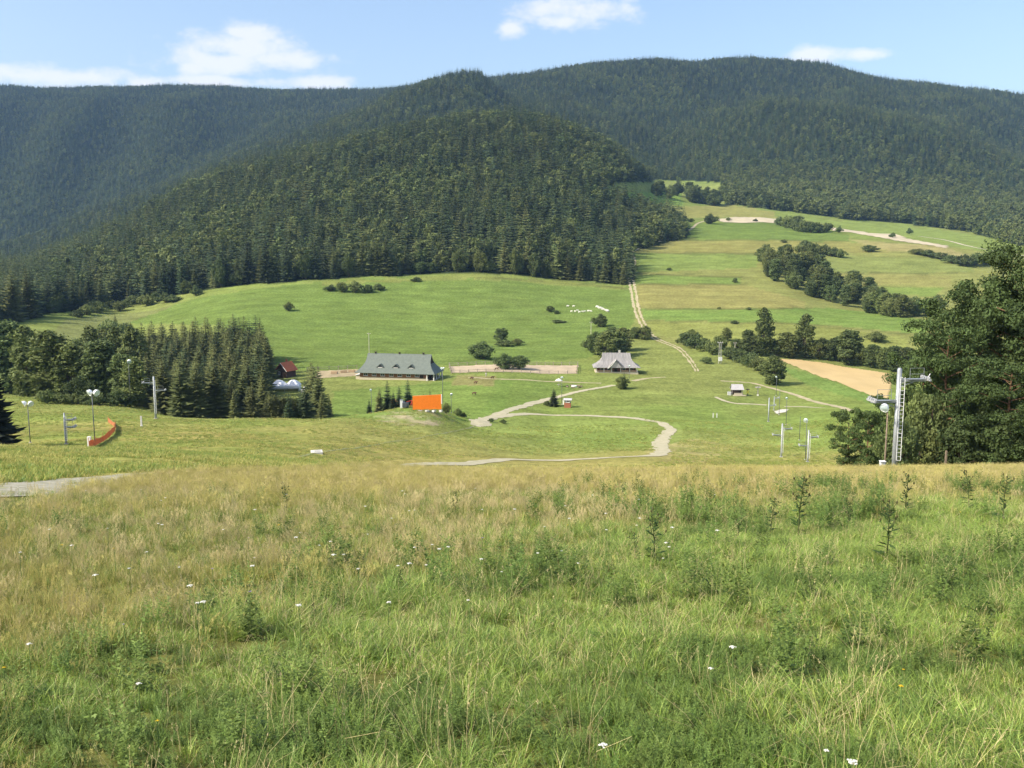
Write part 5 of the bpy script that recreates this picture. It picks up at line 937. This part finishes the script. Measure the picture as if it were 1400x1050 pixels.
for y0, y1, dens, sc in ((1.6, 7, 330, .42), (7, 14, 210, .48), (14, 28, 110, .56), (28, 46, 62, .58), (46, 66, 40, .6), (66, 90, 9, .9)):
    X, Y = band(y0, y1, dens); g = green_edge(X, Y); pr = 1-.96*ss(g, .68, 1.3); isg = rng.random(len(X)) < np.clip(pr, .0, 1)
    ok = (road_d(X, Y) > np.interp(X/Y, [-.55, -.4, -.33], [2.1, 1.7, .7])+1.3*fbm(X/.8, Y/.8, 119, 2)-1.4*(rng.random(len(X)) < .06)) & (Y < np.interp(X/Y, [-.6, -.5, -.33, -.22, -.15], [24, 27, 42, 62, 95])*(1+.12*fbm(X/4, Y/4, 117, 2))) & (rng.random(len(X)) < .78+.85*fbm(X/.8, Y/.8, 105, 2)); n = len(X); Z = hz(X, Y)
    s = sc*(.65+.6*rng.random(n))*(1+.55*fbm(X/.9, Y/.9, 103, 3))
    rot = np.stack([rng.normal(.0, .16, n), rng.normal(0, .16, n), rng.random(n)*6.28], 1)
    A = np.stack([X, Y, Z, s], 1); patch = fbm(X/1.5, Y/1.5, 107, 3); patch2 = fbm(X/4.5, Y/6.5, 109, 3)
    gi_ = np.where(patch > .22, rng.choice([6, 7, 6, 0], n), np.where(patch < -.28, rng.choice([4, 5, 1, 5], n), rng.choice([0, 1, 2, 3, 0, 1, 2, 3, 4, 6, 7], n)))
    gi_ = np.where(rng.random(n) < .04, rng.choice([8, 9], n), gi_)
    hi_ = np.where(patch2 > .18, rng.choice([7, 8, 9, 10, 0, 1, 5], n), rng.choice([0, 1, 2, 3, 4, 5, 6, 0, 7, 8, 9, 10], n))
    hi_ = np.where(Y > 22, rng.choice([0, 1, 2, 3, 4, 5, 6, 5, 4, 8], n), hi_) if y0 > 13 else hi_
    GP.append((A[ok & isg], rot[ok & isg], gi_[ok & isg])); HP.append((A[ok & ~isg], rot[ok & ~isg], hi_[ok & ~isg]))
def cat3(L): return [np.concatenate([l[k] for l in L]) for k in range(3)]
A, ro, ix = cat3(GP); scatter('green_grass', A[:, :3], ro, A[:, 3], ix, gc, 'lush green grass and leafy herbs on the near slope', 'grass'); NTREE['green'] = len(A)
A, ro, ix = cat3(HP); scatter('hay_grass', A[:, :3], ro, A[:, 3], ix, dc, 'tall dry golden hay grass up to the brow of the slope', 'grass'); NTREE['hay'] = len(A)
# leafy weeds in drifts
X, Y = band(4, 25, 7); g = green_edge(X, Y); k = (fbm(X/2.2, Y/3.2, 111, 3) > .12) & (rng.random(len(X)) < np.where(g < 1.25, .9, .16)*np.where(Y > 11, 1, .35)); X, Y = X[k], Y[k]; n = len(X)
scatter('weeds', np.stack([X, Y, hz(X, Y)], 1), np.stack([rng.normal(0, .1, n), rng.normal(0, .1, n), rng.random(n)*6.28], 1), .55+.5*rng.random(n)+.24*ss(Y, 11, 17)*(X > 0), rng.integers(0, 4, n), wc, 'leafy dark green weeds growing in drifts among the grass', 'weeds'); NTREE['weeds'] = n
# rough grass on the lower slopes
mc = bpy.data.collections.new('far_tufts')
for i, ms in enumerate([[O_BLADE, G_BLADE], [D_BLADE, O_BLADE], [G_BLADE, O_BLADE]]): proto(mc, 'a%d_far_tuft' % i, blades('far_tuft', 26, .14, .34, .32, .016, ms, 470+i, .8, 2, [.5, .5]))
X, Y = band(85, 262, 2.1, .6); X2, Y2 = band(24, 90, 9, .6); kk = (Y2 > np.interp(X2/Y2, [-.6, -.5, -.33, -.22, -.15], [24, 27, 42, 62, 95])*.95) & (road_d(X2, Y2) > 1.9+1.2*fbm(X2/1.0, Y2/1.0, 121, 2)); X, Y = np.concatenate([X, X2[kk]]), np.concatenate([Y, Y2[kk]]); pn = fbm(X/9, Y/9, 113, 3); k = rng.random(len(X)) < .5+.9*pn; X, Y, pn = X[k], Y[k], pn[k]
pp = project(X, Y, hz(X, Y)); k = ~inpoly(pp[0], pp[1], [(500,645),(500,631),(900,616),(880,575),(650,562),(640,585),(860,580),(890,600),(888,612),(925,575),(935,590),(915,632)]); X, Y = X[k], Y[k]; n = len(X)
scatter('rough_grass', np.stack([X, Y, hz(X, Y)-.02], 1), np.stack([np.zeros(n), np.zeros(n), rng.random(n)*6.28], 1), .6+.7*rng.random(n), np.where(fbm(X/14, Y/14, 115, 3) > .05, rng.choice([0, 2], n), rng.choice([0, 1], n)), mc, 'rough grass on the lower ski slope beyond the brow', 'grass'); NTREE['rough'] = n
# ---------------------------------------------------------------- single tall plants
def thistle(px, py, hpx, label, seed):
    p = G(px, py); h = hpx*mpp(p); r = np.random.default_rng(seed); o = thing('thistle', label, 'plant', tuple(p), r.random()*6.28); b = MB(); hd = MB(); c = []; t1 = []; t2 = []
    def br(p0, d, L, rad, depth):
        d = np.array(d)/np.linalg.norm(d); p1 = p0+d*L*.5; d2 = d+np.array([r.normal(0, .1), r.normal(0, .1), .15]); d2 /= np.linalg.norm(d2); p2 = p1+d2*L*.5
        b.path([tuple(p0), tuple(p1), tuple(p2)], [rad, rad*.8, rad*.5], 5)
        nl = int(6+L/h*26) if depth == 0 else int(3+L/h*14)
        for k in range(nl):
            t = (k+.3)/nl*.97; q = p0+(p1-p0)*min(1, t*2)+(p2-p1)*max(0, t*2-1); al = r.random()*6.28; e = np.array([math.cos(al), math.sin(al), r.uniform(-.25, .6)]); e /= np.linalg.norm(e); ll = h*.105*(1.15-.75*t if depth == 0 else .55)*(.7+.6*r.random())
            c.append(q+e*ll); t1.append(e*ll); s = np.cross(e, [0, 0, 1.]); s /= np.linalg.norm(s); t2.append(s*ll*.5+np.array([0, 0, r.normal(0, .2)*ll]))
        if depth == 0:
            for k in range(7):
                t = .42+.55*k/7; q = p0+(p1-p0)*min(1, t*2)+(p2-p1)*max(0, t*2-1); al = 2.4*k+r.random(); br(q, (math.cos(al)*.75, math.sin(al)*.75, .9), L*.26*(1.25-.6*t)*(.7+.6*r.random()), rad*.45, 1)
        hr = h*.017; hd.lathe(tuple(p2), [(0, -hr), (hr*.9, 0), (hr, hr*.8), (hr*.5, hr*1.8), (0, hr*2)], 6)
    br(np.array([0, 0, -.03]), (r.normal(0, .04), r.normal(0, .04), 1), h, max(.004, h*.011), 0)
    b.build('stem', mat('thistle_stem', (.075, .095, .03)), o); child('leaves', quads_mesh('leaves', np.array(c), np.array(t1), np.array(t2), mat('thistle_leaves', (.055, .098, .026), rough=.6, trans=.2)), o)
    hd.build('flower_heads', mat('thistle_heads', (.09, .085, .035)), o); return o
for k, (x, y, h, l) in enumerate([
    (1091, 735, 88, 'tallest branched thistle standing clear against the golden grass'), (1212, 768, 88, 'dark slender thistle rising alone from the green weeds'),
    (1237, 705, 60, 'thistle at the back of the green drift, straight before the lift pylon'), (1052, 735, 58, 'leafy thistle close beside the tallest thistle'), (1160, 725, 46, 'low thistle between the tallest thistle and the dark slender one'),
    (895, 775, 80, 'bushy thistle at the tip of the lush grass where the hay begins'), (868, 770, 46, 'short thistle leaning beside the bushy one at the tip of the lush grass'), (1325, 700, 58, 'thistle among the weeds before the tall pines'),
    (1371, 715, 66, 'leafy thistle nearest the foot of the tall pines'), (1010, 745, 40, 'small thistle at the front of the drift of weeds'), (622, 705, 36, 'thin thistle alone in the hay below the orange screen'),
    (392, 700, 40, 'lone dark thistle in the hay below the concrete slab'), (341, 868, 52, 'short dark thistle in the mixed grass on the gravel track side'), (430, 858, 40, 'small thistle beside the short dark one in mixed grass'),
    (850, 690, 30, 'slim thistle in the hay below the bend of the gravel track'), (545, 815, 40, 'low bushy thistle among pink-grey seed heads in the hay')]):
    thistle(x, y, h, l, 500+k)
# umbels and daisies
um = MB(); rr_ = random.Random(5)
for k in range(16):
    a = rr_.random()*6.28; d = .034*math.sqrt(rr_.random()); um.lathe((math.cos(a)*d, math.sin(a)*d, .0-d*d*6), [(0, .006), (.009, .003), (.008, -.003), (0, -.005)], 5)
um_me = um.mesh('flower_head', FLW); umy = um.mesh('flower_head', FLY); umv = um.mesh('flower_head', FLV)
st_me = MB().path([(0, 0, -1), (.01, .0, -.4), (0, 0, 0)], [.004, .003, .002], 4).mesh('stem', mat('flower_stem', (.12, .19, .05)))
fl = [(1002,884,'w'),(972,913,'w'),(825,1018,'w'),(1130,1025,'w'),(1165,1040,'w'),(270,824,'w'),(278,822,'w'),(340,735,'v'),(452,740,'w'),(169,853,'v'),(408,827,'w'),(40,880,'w'),(190,934,'w'),(532,823,'w'),(342,808,'v'),(245,775,'w'),(260,800,'w'),(305,724,'w'),(290,777,'v'),(215,985,'y'),(1232,937,'y'),(1235,915,'y'),(640,820,'w'),(660,735,'v'),(1313,700,'y'),(470,758,'w'),(98,745,'w'),(147,722,'w'),(560,770,'w'),(735,756,'w'),(768,753,'w'),(5,912,'y')]
for i in range(64): fl.append((random.uniform(10, 1000), random.uniform(665, 790), random.choice('wwwwwy')))
for x, y, c in fl:
    p = G(x, y); d = px_dir(x, y); hgt = .24+.12*random.random() if p[1] < 14 else .32
    # the head hangs on the sight line, hgt above the ground nearer by
    t = np.linspace(1.5, p[1], 400); X = d[0]/d[1]*t; k = int(np.argmin(np.abs(d[2]/d[1]*t-hz(X, t)-hgt))); q = np.array([X[k], t[k], float(hz(X[k], t[k]))])
    nm = {'w': 'white umbel flower standing above the meadow grass', 'y': 'small yellow flower in the meadow grass', 'v': 'pale violet flower standing in the meadow grass'}[c]
    o = thing('wildflower', nm, 'flower', tuple(q), random.random()*6, {'w': 'white meadow flowers', 'y': 'yellow meadow flowers', 'v': 'violet meadow flowers'}[c])
    hh = child('flower_head', {'w': um_me, 'y': umy, 'v': umv}[c], o); hh.location = (0, 0, hgt); s = .26+.36*random.random()+.06*(q[1] > 12); hh.scale = (s*(1 if c == 'w' else .6),)*3
    ss_ = child('stem', st_me, o); ss_.location = (0, 0, hgt); ss_.scale = (1, 1, hgt+.02)
# ---------------------------------------------------------------- haze: the valley's air
hb = MB(); zt = float(ZT.max())+70; hb.box((0, 3150, (zt-120)/2), (17000, 6900, zt+120))
hm = bpy.data.materials.new('haze'); hm.use_nodes = True; ht = hm.node_tree; ht.nodes.clear()
pv = ht.nodes.new('ShaderNodeVolumePrincipled'); pv.inputs['Color'].default_value = (.34, .58, 1, 1); pv.inputs['Density'].default_value = 4.9e-5; pv.inputs['Anisotropy'].default_value = .0
ho = ht.nodes.new('ShaderNodeOutputMaterial'); ht.links.new(pv.outputs[0], ho.inputs['Volume'])
tag(hb.build('haze', hm), 'pale blue haze filling the valley air', 'haze', kind='stuff')
print('NTREE', NTREE, 'objects', len(bpy.data.objects))
